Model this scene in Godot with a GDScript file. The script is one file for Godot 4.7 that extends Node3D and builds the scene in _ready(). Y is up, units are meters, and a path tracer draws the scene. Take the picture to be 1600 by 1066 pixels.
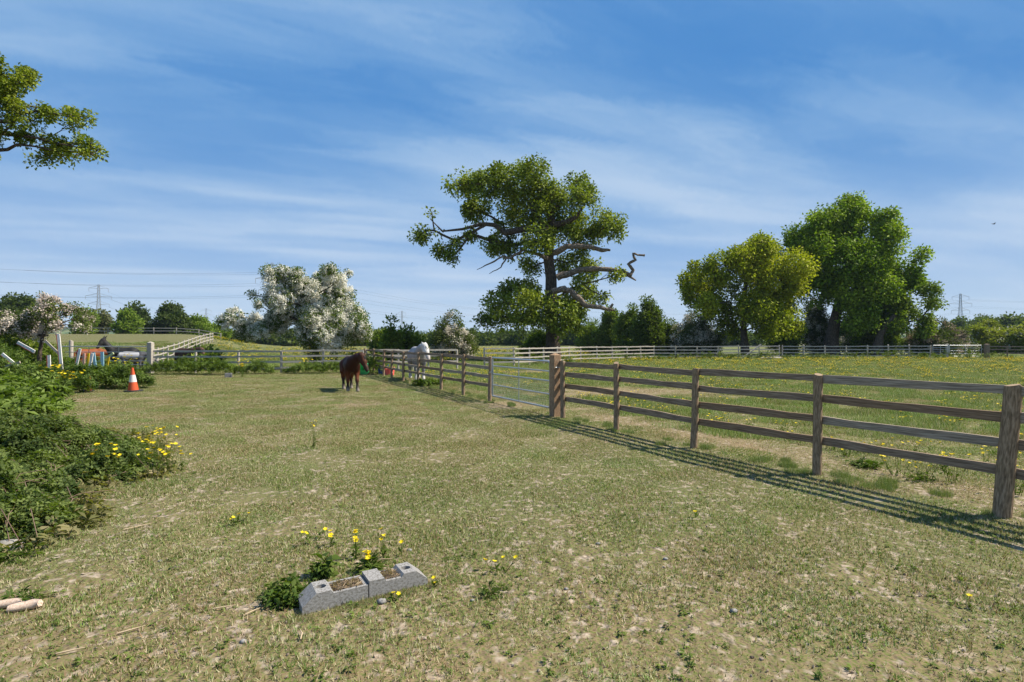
extends Node3D
# Paddock with post-and-rail fences, a metal gate, ponies and trees. Units metres, camera at (0, 1.6, 0) looking along -Z.

const F := 836.0                      # focal length in pixels of a 1600 pixel wide picture
const FENCE_A := Vector3(4.42, 0, -4.83)
const FENCE_DIR := Vector3(-0.4664, 0, -0.8846)

var rng := RandomNumberGenerator.new()
var n_low := FastNoiseLite.new()
var n_mid := FastNoiseLite.new()
var n_gap := FastNoiseLite.new()
var M := {}
var used := {}
var t0 := 0


class MB:
	var v := PackedVector3Array()
	var n := PackedVector3Array()
	var uv := PackedVector2Array()
	var c := PackedColorArray()
	var idx := PackedInt32Array()
	var col := Color(1, 1, 1)

	func vert(p: Vector3, nn: Vector3, t := Vector2.ZERO) -> int:
		v.append(p); n.append(nn); uv.append(t); c.append(col)
		return v.size() - 1

	func tri(a: int, b: int, d: int) -> void:
		var g := (v[d] - v[a]).cross(v[b] - v[a])
		if g.dot(n[a] + n[b] + n[d]) < 0.0:
			idx.append(a); idx.append(d); idx.append(b)
		else:
			idx.append(a); idx.append(b); idx.append(d)

	func quad(a: int, b: int, d: int, e: int) -> void:
		tri(a, b, d); tri(a, d, e)

	func face(p: Array, nn: Vector3) -> void:      # flat polygon, fan
		var first := v.size()
		for q in p:
			vert(q, nn, Vector2(q.x + q.z, q.y))
		for i in range(1, p.size() - 1):
			tri(first, first + i, first + i + 1)

	func box(o: Vector3, s: Vector3, b := Basis.IDENTITY) -> void:
		for ax in 3:
			for sg in [-1.0, 1.0]:
				var nn := Vector3.ZERO; nn[ax] = sg
				var u := Vector3.ZERO; u[(ax + 1) % 3] = s[(ax + 1) % 3] * 0.5
				var w := Vector3.ZERO; w[(ax + 2) % 3] = s[(ax + 2) % 3] * 0.5
				var m := nn * s[ax] * 0.5
				var pts := [m + u + w, m - u + w, m - u - w, m + u - w]
				var first := v.size()
				for q in pts:
					vert(o + b * q, b * nn, Vector2(q.x + q.z, q.y + q.z))
				quad(first, first + 1, first + 2, first + 3)

	func tube(pts: Array, radii: Array, sides := 6, cap := true, rough := 0.0) -> void:
		var first := v.size()
		var k := pts.size()
		var side := Vector3(0.31, 0.17, 0.93)
		var along := 0.0
		for i in k:
			var p: Vector3 = pts[i]
			var dir: Vector3 = (pts[mini(i + 1, k - 1)] - pts[maxi(i - 1, 0)])
			dir = dir.normalized() if dir.length() > 1e-6 else Vector3.UP
			side = side - dir * side.dot(dir)
			side = side.normalized() if side.length() > 1e-4 else dir.cross(Vector3(0.9, 0.3, 0.2)).normalized()
			var other := dir.cross(side)
			if i > 0:
				along += p.distance_to(pts[i - 1])
			for s in sides + 1:
				var a := TAU * s / sides
				var nn := side * cos(a) + other * sin(a)
				var wob := 1.0 + rough * sin(a * 3.0 + i * 1.7) * cos(a * 2.0 - i * 2.3)
				vert(p + nn * (radii[i] as float) * wob, nn, Vector2(along, float(s) / sides * TAU * (radii[0] as float)))
		for i in k - 1:
			for s in sides:
				var a := first + i * (sides + 1) + s
				quad(a, a + 1, a + sides + 2, a + sides + 1)
		if cap:
			for e in [0, k - 1]:
				var dir: Vector3 = ((pts[1] - pts[0]) * -1.0 if e == 0 else pts[k - 1] - pts[k - 2]).normalized()
				var mid := vert(pts[e], dir, Vector2.ZERO)
				var ring := []
				for s in sides:
					ring.append(vert(v[first + e * (sides + 1) + s], dir, Vector2.ZERO))
				for s in sides:
					tri(mid, ring[s], ring[(s + 1) % sides])

	func leaf(p: Vector3, dir: Vector3, nn: Vector3, length: float, width: float) -> void:
		var w := dir.cross(nn).normalized() * width * 0.5
		var tip := p + dir * length - nn * length * 0.12
		var m := p + dir * length * 0.5 + nn * length * 0.08
		var a := vert(p, nn); var b := vert(m + w, (nn + w.normalized() * 0.35).normalized())
		var d := vert(tip, nn); var e := vert(m - w, (nn - w.normalized() * 0.35).normalized())
		tri(a, b, d); tri(a, d, e)

	func mesh() -> ArrayMesh:
		var arr := []
		arr.resize(Mesh.ARRAY_MAX)
		arr[Mesh.ARRAY_VERTEX] = v; arr[Mesh.ARRAY_NORMAL] = n; arr[Mesh.ARRAY_TEX_UV] = uv; arr[Mesh.ARRAY_COLOR] = c; arr[Mesh.ARRAY_INDEX] = idx
		var m := ArrayMesh.new()
		m.add_surface_from_arrays(Mesh.PRIMITIVE_TRIANGLES, arr)
		return m


func stage(what: String) -> void:
	print("%5d ms  %s" % [Time.get_ticks_msec() - t0, what])


func P(px: float, py: float, d: float) -> Vector3:     # a place in the world measured off the picture at the distance d
	return Vector3((px - 800.0) / F * d, 1.6 - (py - 533.0) / F * d, -d)


func G(px: float, d: float, h := 0.0) -> Vector3:      # on the ground
	var x := (px - 800.0) / F * d
	return Vector3(x, gh(x, -d) + h, -d)


func gh(x: float, z: float) -> float:
	var d := -z
	var h := n_low.get_noise_2d(x, z) * 0.035 * smoothstep(0.0, 6.0, d)
	if d > 25.0:
		var lat := x / d
		var left := smoothstep(-0.42, -0.62, lat)
		h += 2.7 * left * smoothstep(33.0, 85.0, d)
		h += 1.3 * (1.0 - left) * smoothstep(60.0, 260.0, d)
	return h


func right_of_fence(x: float, z: float) -> float:      # metres to the far side of the long fence
	return (x - FENCE_A.x) * 0.8846 - (z - FENCE_A.z) * 0.4664


func numbered(called: String) -> String:
	var k: int = used.get(called, -1) + 1
	used[called] = k
	return called if k == 0 else "%s_%03d" % [called, k]


func tag(o: Node3D, label: String, category := "", group := "", kind := "") -> Node3D:
	if label: o.set_meta("label", label)
	if category: o.set_meta("category", category)
	if group: o.set_meta("group", group)
	if kind: o.set_meta("kind", kind)
	return o


func thing(called: String, at: Vector3, label: String, category: String, group := "", kind := "") -> Node3D:
	var o := Node3D.new()
	o.name = numbered(called)
	add_child(o)
	o.position = at
	return tag(o, label, category, group, kind)


func part(parent: Node, called: String, mesh: Mesh, mat: Material, t := Transform3D.IDENTITY) -> MeshInstance3D:
	var o := MeshInstance3D.new()
	o.name = numbered(called) if parent == self else called
	o.mesh = mesh
	o.material_override = mat
	o.transform = t
	parent.add_child(o, true)
	return o


func many(parent: Node, called: String, mesh: Mesh, mat: Material, xf: Array, cols: PackedColorArray) -> MultiMeshInstance3D:
	var mm := MultiMesh.new()
	mm.transform_format = MultiMesh.TRANSFORM_3D
	mm.use_colors = true
	mm.mesh = mesh
	mm.instance_count = xf.size()
	for i in xf.size():
		mm.set_instance_transform(i, xf[i])
		mm.set_instance_color(i, cols[i])
	var o := MultiMeshInstance3D.new()
	o.name = numbered(called) if parent == self else called
	o.multimesh = mm
	o.material_override = mat
	parent.add_child(o, true)
	return o


func lin(r: float, g: float, b: float) -> Color:      # a base colour given as linear values
	return Color(r, g, b).linear_to_srgb()


func noise_tex(size: int, freq: float, octaves: int, ramp: Array, s := 1, kind := FastNoiseLite.TYPE_SIMPLEX_SMOOTH, normal := false) -> NoiseTexture2D:
	var f := FastNoiseLite.new()
	f.noise_type = kind
	f.seed = s
	f.frequency = freq
	f.fractal_octaves = octaves
	f.fractal_gain = 0.6
	var t := NoiseTexture2D.new()
	t.width = size; t.height = size
	t.seamless = true
	t.seamless_blend_skirt = 0.15
	t.noise = f
	if normal:
		t.as_normal_map = true
		t.bump_strength = 6.0
	elif ramp:
		var g := Gradient.new()
		var off := PackedFloat32Array(); var cc := PackedColorArray()
		for r in ramp:
			off.append(r[0]); cc.append(r[1])
		g.offsets = off; g.colors = cc
		t.color_ramp = g
	return t


func mat(color: Color, rough := 0.8, metal := 0.0) -> StandardMaterial3D:
	var m := StandardMaterial3D.new()
	m.albedo_color = color
	m.roughness = rough
	m.metallic = metal
	return m


func leaf_mat(back: Color, rough := 0.55) -> StandardMaterial3D:
	var m := mat(Color.WHITE, rough)
	m.vertex_color_use_as_albedo = true
	m.backlight_enabled = true
	m.backlight = back
	m.metallic_specular = 0.22
	return m


func textured(tex: Texture2D, scale: Vector3, rough := 0.85, triplanar := false, bump: Texture2D = null, bump_cm := 0.3) -> StandardMaterial3D:
	var m := mat(Color.WHITE, rough)
	m.albedo_texture = tex
	m.uv1_scale = scale
	m.metallic_specular = 0.3
	if triplanar:
		m.uv1_triplanar = true
		m.uv1_world_triplanar = true
	if bump:
		m.heightmap_enabled = true
		m.heightmap_texture = bump
		m.heightmap_scale = bump_cm
	return m


func materials() -> void:
	# weathered softwood of the long fence, streaks along the length
	var wood := noise_tex(512, 0.02, 5, [[0.0, lin(0.09, 0.066, 0.047)], [0.4, lin(0.19, 0.14, 0.1)], [0.6, lin(0.27, 0.205, 0.15)], [1.0, lin(0.4, 0.32, 0.24)]], 3)
	var wood_b := noise_tex(512, 0.03, 5, [], 4)
	M.rail = textured(wood, Vector3(0.45, 7.0, 1), 0.85, false, wood_b, 0.25)
	var pwood := noise_tex(512, 0.02, 5, [[0.0, lin(0.1, 0.068, 0.042)], [0.4, lin(0.21, 0.15, 0.095)], [0.6, lin(0.3, 0.215, 0.14)], [1.0, lin(0.44, 0.34, 0.24)]], 5)
	M.rail_pale = M.rail.duplicate(); M.rail_pale.albedo_texture = noise_tex(512, 0.02, 5, [[0.0, lin(0.12, 0.1, 0.08)], [0.4, lin(0.24, 0.195, 0.15)], [0.6, lin(0.33, 0.275, 0.22)], [1.0, lin(0.46, 0.4, 0.33)]], 17)
	M.rail_red = M.rail.duplicate(); M.rail_red.albedo_texture = noise_tex(512, 0.016, 5, [[0.0, lin(0.06, 0.04, 0.028)], [0.3, lin(0.15, 0.1, 0.065)], [0.6, lin(0.25, 0.17, 0.11)], [1.0, lin(0.36, 0.27, 0.19)]], 18)
	M.post = textured(pwood, Vector3(0.7, 6.0, 1), 0.85, false, wood_b, 0.4)
	M.gatepost = textured(noise_tex(512, 0.02, 5, [[0.0, lin(0.15, 0.09, 0.05)], [0.45, lin(0.27, 0.175, 0.105)], [0.6, lin(0.33, 0.225, 0.14)], [1.0, lin(0.44, 0.33, 0.22)]], 6), Vector3(5.0, 0.8, 1), 0.85, false, wood_b, 0.3)
	var grey := noise_tex(512, 0.02, 5, [[0.0, lin(0.2, 0.18, 0.155)], [0.4, lin(0.34, 0.31, 0.27)], [0.6, lin(0.45, 0.415, 0.365)], [1.0, lin(0.6, 0.57, 0.52)]], 7)
	M.grey_wood = textured(grey, Vector3(0.6, 6.0, 1), 0.9)
	M.dark_wood = textured(wood, Vector3(0.6, 6.0, 1), 0.9)
	var bark := noise_tex(512, 0.03, 5, [[0.0, lin(0.025, 0.019, 0.014)], [0.45, lin(0.07, 0.055, 0.042)], [0.6, lin(0.12, 0.095, 0.075)], [1.0, lin(0.2, 0.17, 0.14)]], 8)
	var bark_b := noise_tex(512, 0.04, 4, [], 9)
	M.bark = textured(bark, Vector3(0.7, 0.18, 0.7), 0.95, true, bark_b, 5.0)
	M.dead_wood = textured(noise_tex(512, 0.03, 5, [[0.0, lin(0.04, 0.03, 0.022)], [0.42, lin(0.11, 0.085, 0.062)], [0.58, lin(0.21, 0.17, 0.135)], [1.0, lin(0.44, 0.38, 0.31)]], 10), Vector3(0.3, 0.6, 0.6), 0.9, true, bark_b, 4.0)
	M.concrete = textured(noise_tex(512, 0.05, 5, [[0.0, lin(0.09, 0.085, 0.065)], [0.3, lin(0.17, 0.16, 0.145)], [0.45, lin(0.235, 0.23, 0.225)], [0.6, lin(0.28, 0.275, 0.27)], [1.0, lin(0.38, 0.37, 0.36)]], 11), Vector3(2.2, 2.2, 2.2), 0.95, true, noise_tex(512, 0.12, 4, [], 12), 0.12)
	M.stone = textured(noise_tex(256, 0.05, 4, [[0.0, lin(0.14, 0.13, 0.12)], [0.5, lin(0.24, 0.23, 0.21)], [1.0, lin(0.36, 0.34, 0.31)]], 16), Vector3(3, 3, 3), 0.95, true)
	M.soil = textured(noise_tex(512, 0.06, 5, [[0.0, lin(0.07, 0.045, 0.03)], [0.45, lin(0.2, 0.14, 0.1)], [0.6, lin(0.33, 0.26, 0.18)], [1.0, lin(0.5, 0.42, 0.3)]], 13), Vector3(4, 4, 4), 1.0, true, noise_tex(512, 0.1, 4, [], 14), 2.0)
	M.galv = textured(noise_tex(256, 0.05, 4, [[0.0, lin(0.38, 0.4, 0.43)], [0.5, lin(0.5, 0.52, 0.55)], [1.0, lin(0.64, 0.66, 0.68)]], 15), Vector3(3, 3, 3), 0.42, true)
	M.galv.metallic = 0.75
	M.steel = mat(lin(0.3, 0.32, 0.34), 0.6, 0.5)
	M.wire = mat(lin(0.07, 0.07, 0.075), 0.6, 0.3)
	M.oak_leaf = leaf_mat(Color(0.86, 0.9, 0.45))
	M.leaf = leaf_mat(Color(0.86, 0.92, 0.45))
	M.blossom = leaf_mat(Color(0.82, 0.82, 0.78), 0.8)
	M.petal = leaf_mat(Color(0.8, 0.75, 0.3), 0.4)
	M.grass = leaf_mat(Color(0.72, 0.76, 0.5), 0.7)
	M.coat = mat(Color.WHITE, 0.6)
	M.coat.vertex_color_use_as_albedo = true
	M.coat.metallic_specular = 0.3
	M.vertex = mat(Color.WHITE, 0.75)
	M.vertex.vertex_color_use_as_albedo = true


func make_sky() -> Sky:
	var w := 2048; var h := 1024
	var im := Image.create(w, h, false, Image.FORMAT_RGB8)
	var low := Color(0.78, 0.86, 0.935); var mid := Color(0.60, 0.735, 0.9); var high := Color(0.325, 0.56, 0.815); var top := Color(0.265, 0.5, 0.77)
	var streak := FastNoiseLite.new(); streak.seed = 21; streak.frequency = 1.0; streak.fractal_octaves = 5; streak.fractal_gain = 0.55
	streak.domain_warp_enabled = true; streak.domain_warp_amplitude = 0.6; streak.domain_warp_frequency = 0.5
	var veil := FastNoiseLite.new(); veil.seed = 5; veil.frequency = 0.33; veil.fractal_octaves = 3
	im.fill(Color(0.3, 0.33, 0.26))
	for y in h / 2 + 6:
		var el := (0.5 - (y + 0.5) / h) * PI
		var s := sin(maxf(el, 0.0))
		var base := low.lerp(mid, smoothstep(0.0, 0.16, s))
		base = base.lerp(high, smoothstep(0.1, 0.42, s))
		base = base.lerp(top, smoothstep(0.42, 0.9, s))
		var c := cos(el)
		for x in w:
			var az := ((x + 0.5) / w - 0.5) * TAU
			var k := c / (s + 0.06)
			var px := sin(az) * k; var pz := cos(az) * k
			# thin high cloud combed along one direction, seen in perspective
			var u := px * 0.94 + pz * 0.34; var q := -px * 0.34 + pz * 0.94
			var a := streak.get_noise_2d(u * 0.33 + 3.1, q * 1.15)
			var b := veil.get_noise_2d(u * 0.8, q * 1.2 + 7.0)
			var cl := smoothstep(-0.55, 0.75, a * 0.65 + b * 0.5) * 0.78
			im.set_pixel(x, y, base.lerp(Color(0.80, 0.865, 0.945), clampf(cl, 0.0, 0.8)))
	var sm := PanoramaSkyMaterial.new()
	sm.panorama = ImageTexture.create_from_image(im)
	var sky := Sky.new()
	sky.sky_material = sm
	return sky


func dirt_at(x: float, z: float) -> float:            # 0 grass .. 1 trodden earth
	var d := -z
	var e := n_mid.get_noise_2d(x * 1.3, z * 1.3) * 0.5 + n_mid.get_noise_2d(x * 4.1 + 50.0, z * 4.1) * 0.5
	var v := 0.0
	var r := right_of_fence(x, z)
	# a worn strip along the far side of the long fence and the trodden way behind the gate
	v = maxf(v, (1.0 - absf(r - 0.85) / 0.9) * 0.75) if d < 13.0 else v
	v = maxf(v, 1.15 - Vector2((x - 3.6) / 4.6, (d - 17.0) / 2.3).length())
	v = maxf(v, 1.0 - Vector2((x + 0.2) / 1.6, (d - 13.5) / 2.2).length())
	v = maxf(v, 0.95 - Vector2((x - 0.6) / 5.0, (d - 28.0) / 2.4).length())
	# bare places in the near paddock
	v = maxf(v, 0.8 - Vector2((x + 11.5) / 3.2, (d - 14.5) / 1.6).length())
	v = maxf(v, 0.85 - Vector2((x + 4.2) / 3.0, (d - 13.3) / 0.9).length())
	v = maxf(v, 0.7 - Vector2((x + 2.0) / 1.0, (d - 10.6) / 0.7).length())
	v = maxf(v, 0.42 - Vector2((x - 1.5) / 4.5, (d - 3.2) / 2.2).length())
	return clampf(v * 1.1 + e * 0.75 - 0.05, 0.0, 1.0)


func build_ground() -> void:
	var N := 330
	var k := 8.2
	var R := 4500.0
	var ax := PackedFloat32Array(); var az := PackedFloat32Array()
	for i in N + 1:
		var u := 2.0 * i / N - 1.0
		ax.append(sinh(k * u) / sinh(k) * R)
		az.append(sinh(k * u) / sinh(k) * R - 6.0)
	var mb := MB.new()
	for j in N + 1:
		for i in N + 1:
			var x := ax[i]; var z := az[j]; var d := -z
			var g := n_mid.get_noise_2d(x * 0.5, z * 0.5)
			var g2 := n_mid.get_noise_2d(x * 0.11 + 90.0, z * 0.11)
			var col := Color(0.55, 0.62, 0.40).lerp(Color(0.80, 0.73, 0.58), clampf(0.4 + g, 0.0, 1.0))
			var r := right_of_fence(x, z)
			if r > 0.6:
				col = col.lerp(Color(0.72, 0.78, 0.36), clampf(0.75 + g2 * 0.5, 0.0, 1.0) * smoothstep(0.6, 3.0, r))
			col = col.lerp(Color(1.0, 0.82, 0.78), dirt_at(x, z) * 0.9) if d < 50.0 and d > -10.0 else col
			if d > 29.0 and (r < 0.0 or d > 49.0):
				var far := Color(0.42, 0.62, 0.2).lerp(Color(0.56, 0.64, 0.28), clampf(0.3 + g2 * 1.4, 0.0, 1.0))
				col = col.lerp(far, smoothstep(29.0, 33.0, d))
				var lat := x / d
				if lat < -0.5:
					col = col.lerp(Color(0.52, 0.56, 0.28), smoothstep(-0.5, -0.6, lat) * 0.7)
			mb.v.append(Vector3(x, gh(x, z), z))
			mb.n.append(Vector3.UP)
			mb.uv.append(Vector2(x, z))
			mb.c.append(col)
	for j in N + 1:
		for i in N + 1:
			var at := j * (N + 1) + i
			var i0 := maxi(i - 1, 0); var i1 := mini(i + 1, N); var j0 := maxi(j - 1, 0); var j1 := mini(j + 1, N)
			var a := mb.v[j * (N + 1) + i1] - mb.v[j * (N + 1) + i0]
			var b := mb.v[j1 * (N + 1) + i] - mb.v[j0 * (N + 1) + i]
			mb.n[at] = b.cross(a).normalized()
	for j in N:
		for i in N:
			var a := j * (N + 1) + i
			mb.idx.append_array([a, a + 1, a + N + 2, a, a + N + 2, a + N + 1])
	var turf := noise_tex(2048, 0.09, 4, [[0.0, lin(0.06, 0.05, 0.03)], [0.32, lin(0.18, 0.145, 0.105)], [0.45, lin(0.27, 0.22, 0.16)], [0.55, lin(0.2, 0.195, 0.1)], [0.68, lin(0.13, 0.165, 0.06)], [1.0, lin(0.3, 0.3, 0.12)]], 31)
	var m := textured(turf, Vector3(0.16, 0.16, 1), 0.95)
	m.vertex_color_use_as_albedo = true
	m.detail_enabled = true
	m.detail_blend_mode = BaseMaterial3D.BLEND_MODE_MIX
	m.detail_uv_layer = BaseMaterial3D.DETAIL_UV_1
	m.detail_albedo = noise_tex(1024, 0.11, 5, [[0.0, lin(0.13, 0.1, 0.075)], [0.4, lin(0.27, 0.215, 0.165)], [0.6, lin(0.36, 0.295, 0.235)], [1.0, lin(0.5, 0.43, 0.35)]], 32)
	m.detail_mask = noise_tex(1024, 0.04, 6, [[0.0, Color.BLACK], [0.55, Color.BLACK], [0.67, Color(0.75, 0.75, 0.75)], [1.0, Color.WHITE]], 33)
	m.heightmap_enabled = true
	m.heightmap_texture = noise_tex(1024, 0.06, 5, [], 34)
	m.heightmap_scale = 2.5
	tag(part(self, "ground", mb.mesh(), m), "", "", "", "structure")


# ---------------------------------------------------------------- grass

func grass_patch(blades: int, radius: float, h0: float, h1: float, straw: float, brown: float, width := 0.005) -> ArrayMesh:
	var mb := MB.new()
	for i in blades:
		var a := rng.randf() * TAU
		var r := sqrt(rng.randf()) * radius
		# blades gather in little tussocks
		var p := Vector3(cos(a) * r, -0.004, sin(a) * r)
		var q := p.snapped(Vector3(0.06, 1, 0.06))
		p = p.lerp(Vector3(q.x, p.y, q.z), rng.randf() * 0.8)
		var ln := rng.randf_range(h0, h1)
		var az := rng.randf() * TAU
		var lean := rng.randf_range(0.25, 1.35)
		var up := Vector3(cos(az) * sin(lean), cos(lean), sin(az) * sin(lean))
		var w := Vector3(-sin(az), 0, cos(az)).rotated(Vector3.UP, rng.randf_range(-0.8, 0.8)) * width * rng.randf_range(0.6, 1.2)
		var pick := rng.randf()
		if pick < straw:
			mb.col = Color(0.36, 0.3, 0.19).lerp(Color(0.6, 0.53, 0.41), rng.randf())
		elif pick < straw + brown:
			mb.col = Color(0.11, 0.075, 0.05).lerp(Color(0.32, 0.23, 0.15), rng.randf())
		else:
			mb.col = Color(0.065, 0.12, 0.03).lerp(Color(0.27, 0.335, 0.12), rng.randf())
		var nn := (up.cross(w).normalized() * signf(up.cross(w).y + 1e-5) + Vector3(0, 0.7, 0)).normalized()
		var b1 := mb.vert(p - w * 0.5, nn); var b2 := mb.vert(p + w * 0.5, nn)
		var tip := mb.vert(p + up * ln, nn)
		mb.tri(b1, b2, tip)
	return mb.mesh()


func build_grass() -> void:
	rng.seed = 77
	var root := thing("grass", Vector3.ZERO, "short grazed turf, green and straw coloured, over the paddocks", "grass", "", "stuff")
	var kinds := []
	for s in 3: kinds.append(grass_patch(2300, 0.34, 0.012, 0.042, 0.27, 0.14, 0.0072))         # 0-2 green
	for s in 3: kinds.append(grass_patch(1800, 0.34, 0.01, 0.038, 0.36, 0.22, 0.0072))        # 3-5 mixed
	for s in 3: kinds.append(grass_patch(800, 0.34, 0.008, 0.032, 0.48, 0.28, 0.0072))           # 6-8 sparse on earth
	for s in 3: kinds.append(grass_patch(1100, 0.4, 0.04, 0.12, 0.13, 0.04, 0.008))    # 9-11 taller meadow
	var xf := []; var cc := []
	for i in kinds.size():
		xf.append([]); cc.append(PackedColorArray())
	var d := 1.6
	while d < 60.0:
		var step := 0.44 if d < 14.0 else 0.44 + (d - 14.0) * 0.02
		var x := -d * 1.12 - 1.5
		while x < d * 1.12 + 1.5:
			var p := Vector3(x + rng.randf_range(-0.22, 0.22) * step / 0.44, 0, -d + rng.randf_range(-0.22, 0.22) * step / 0.44)
			x += step
			p.y = gh(p.x, p.z)
			var r := right_of_fence(p.x, p.z)
			var far := r > 0.9
			if d > 29.5 and not far and n_mid.get_noise_2d(p.x * 3.0, p.z * 3.0) < -0.5:
				continue
			var dirt := dirt_at(p.x, p.z)
			var g := n_mid.get_noise_2d(p.x * 1.7 + 13.0, p.z * 1.7) + rng.randf_range(-0.15, 0.15)
			if far or d > 28.5:
				g += 0.25
			var k := rng.randi() % 3
			if dirt > 0.62:
				if rng.randf() < 0.55: continue
				k += 6
			elif dirt > 0.35 or g < -0.3:
				k += 6 if rng.randf() < 0.45 else 3
			elif g < 0.1:
				k += 3
			elif (far and d > 9.0 and g > 0.18) or (d > 30.0 and g > 0.0):
				k += 9
			var sc := rng.randf_range(0.85, 1.15) * step / 0.44
			var hs := sc * rng.randf_range(0.8, 1.2) / sqrt(step / 0.44)
			var b := Basis(Vector3.UP, rng.randf() * TAU).scaled(Vector3(sc, hs, sc))
			xf[k].append(Transform3D(b, p))
			var tone := rng.randf_range(0.82, 1.0)
			var q := clampf(0.5 + 1.3 * n_mid.get_noise_2d(p.x * 2.6 + 31.0, p.z * 2.6) + rng.randf_range(-0.2, 0.2), 0.0, 1.0)
			cc[k].append(Color(1.0, 0.9, 0.86).lerp(Color(0.82, 0.96, 0.72), q) * Color(tone, tone, tone))
		d += step
	for i in 110:      # longer tufts left standing along the fence line
		var p := on_fence(rng.randf_range(-2.5, 25.0))
		p += Vector3(0.8846, 0, -0.4664) * rng.randfn(0.05, 0.16)
		var s := rng.randf_range(0.12, 0.3)
		var k := 9 + rng.randi() % 3
		xf[k].append(Transform3D(Basis(Vector3.UP, rng.randf() * TAU).scaled(Vector3(s, rng.randf_range(0.6, 1.15), s)), p))
		cc[k].append(Color(0.9, 0.95, 0.8))
	for i in 44:      # turf grown up against the concrete blocks
		var q := rng.randf()
		var p := Vector3(-1.3, 0, -3.18).lerp(Vector3(-0.57, 0, -3.62), q) + Vector3(0.512, 0, 0.859) * (0.105 if i % 3 else -0.1) * rng.randf_range(0.95, 1.2)
		p.y = gh(p.x, p.z)
		var s := rng.randf_range(0.14, 0.22)
		var k := 6 + rng.randi() % 3
		xf[k].append(Transform3D(Basis(Vector3.UP, rng.randf() * TAU).scaled(Vector3(s, rng.randf_range(0.7, 1.2), s)), p))
		cc[k].append(Color(0.95, 0.97, 0.85))
	# rosettes of broad leaves and crumbs of earth among the blades
	var ros := sprig(9, 0.03, 0.055, 0.02)
	var rx := []; var rc := PackedColorArray(); var ex := []; var ec := PackedColorArray()
	for i in 3000:
		var dd := 2.2 + 14.0 * pow(rng.randf(), 1.4)
		var x := rng.randf_range(-1.0, 1.0) * dd
		var p := Vector3(x, gh(x, -dd), -dd)
		if rng.randf() < 0.4 and dirt_at(x, -dd) < 0.5:
			var s := rng.randf_range(0.25, 0.7)
			rx.append(Transform3D(Basis.from_euler(Vector3(rng.randf_range(-0.3, 0.3), rng.randf() * TAU, rng.randf_range(-0.3, 0.3))).scaled(Vector3(s, s, s)), p))
			rc.append(Color(0.11, 0.18, 0.04).lerp(Color(0.24, 0.32, 0.08), rng.randf()))
		else:
			var s := rng.randf_range(0.35, 1.0)
			ex.append(Transform3D(Basis.from_euler(Vector3(rng.randf() * TAU, rng.randf() * TAU, rng.randf() * TAU)).scaled(Vector3(s * rng.randf_range(0.7, 1.5), s, s)), p + Vector3(0, 0.006, 0)))
			ec.append(Color(0.14, 0.1, 0.07).lerp(Color(0.36, 0.29, 0.22), rng.randf()))
	many(root, "rosettes", ros, M.leaf, rx, rc)
	var crumb := MB.new()
	for i in 5:
		var a := TAU * i / 5.0; var b := TAU * (i + 1) / 5.0
		for up in [1.0, -1.0]:
			crumb.face([Vector3(cos(a) * 0.011, 0, sin(a) * 0.011), Vector3(cos(b) * 0.011, 0, sin(b) * 0.011), Vector3(0.002, up * 0.007, 0)], Vector3(cos(a + 0.6), up * 1.4, sin(a + 0.6)).normalized())
	many(root, "earth_crumbs", crumb.mesh(), M.vertex, ex, ec)
	for i in kinds.size():
		many(root, "blades", kinds[i], M.grass, xf[i], cc[i])


# ---------------------------------------------------------------- leaves and trees

func leaf_cluster(count: int, r: float, ln: float, wd: float, flat := 0.3, vary := 0.25) -> ArrayMesh:
	var mb := MB.new()
	for i in count:
		var p := rand_ball() * r
		var nn := (rand_ball() + Vector3(0, flat, 0)).normalized()
		var dir := (p.normalized() + rand_ball() * 0.8)
		dir = (dir - nn * dir.dot(nn)).normalized()
		var t := 1.0 - rng.randf() * vary
		mb.col = Color(t, t * rng.randf_range(0.93, 1.0), t)
		mb.leaf(p, dir, nn, ln * rng.randf_range(0.7, 1.25), wd * rng.randf_range(0.7, 1.2))
	return mb.mesh()


func blossom_cluster(count: int, r: float, size: float) -> ArrayMesh:
	var mb := MB.new()
	for i in count:
		var p := rand_ball() * r
		var nn := (p.normalized() + rand_ball() * 0.7 + Vector3(0, 0.4, 0)).normalized()
		var dir := nn.cross(rand_ball()).normalized()
		var t := rng.randf_range(0.85, 1.0)
		mb.col = Color(t, t, t * 0.97)
		var s := size * rng.randf_range(0.7, 1.2)
		mb.leaf(p - dir * s * 0.5, dir, nn, s, s)
	return mb.mesh()


func rand_ball() -> Vector3:
	while true:
		var p := Vector3(rng.randf_range(-1, 1), rng.randf_range(-1, 1), rng.randf_range(-1, 1))
		if p.length_squared() <= 1.0 and p.length_squared() > 0.0004:
			return p
	return Vector3.UP


func bend(a: Vector3, b: Vector3, steps: int, wild: float) -> Array:
	var pts := [a]
	var ln := a.distance_to(b)
	var mid := a.lerp(b, 0.5) + Vector3(rng.randf_range(-1, 1), rng.randf_range(-0.3, 0.9), rng.randf_range(-1, 1)) * ln * 0.14
	for i in range(1, steps):
		var t := float(i) / steps
		var q := a.lerp(mid, t).lerp(mid.lerp(b, t), t)
		pts.append(q + rand_ball() * ln * wild)
	pts.append(b)
	return pts


func taper(k: int, r0: float, r1: float) -> Array:
	var out := []
	for i in k:
		out.append(lerpf(r0, r1, float(i) / maxi(k - 1, 1)))
	return out


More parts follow.
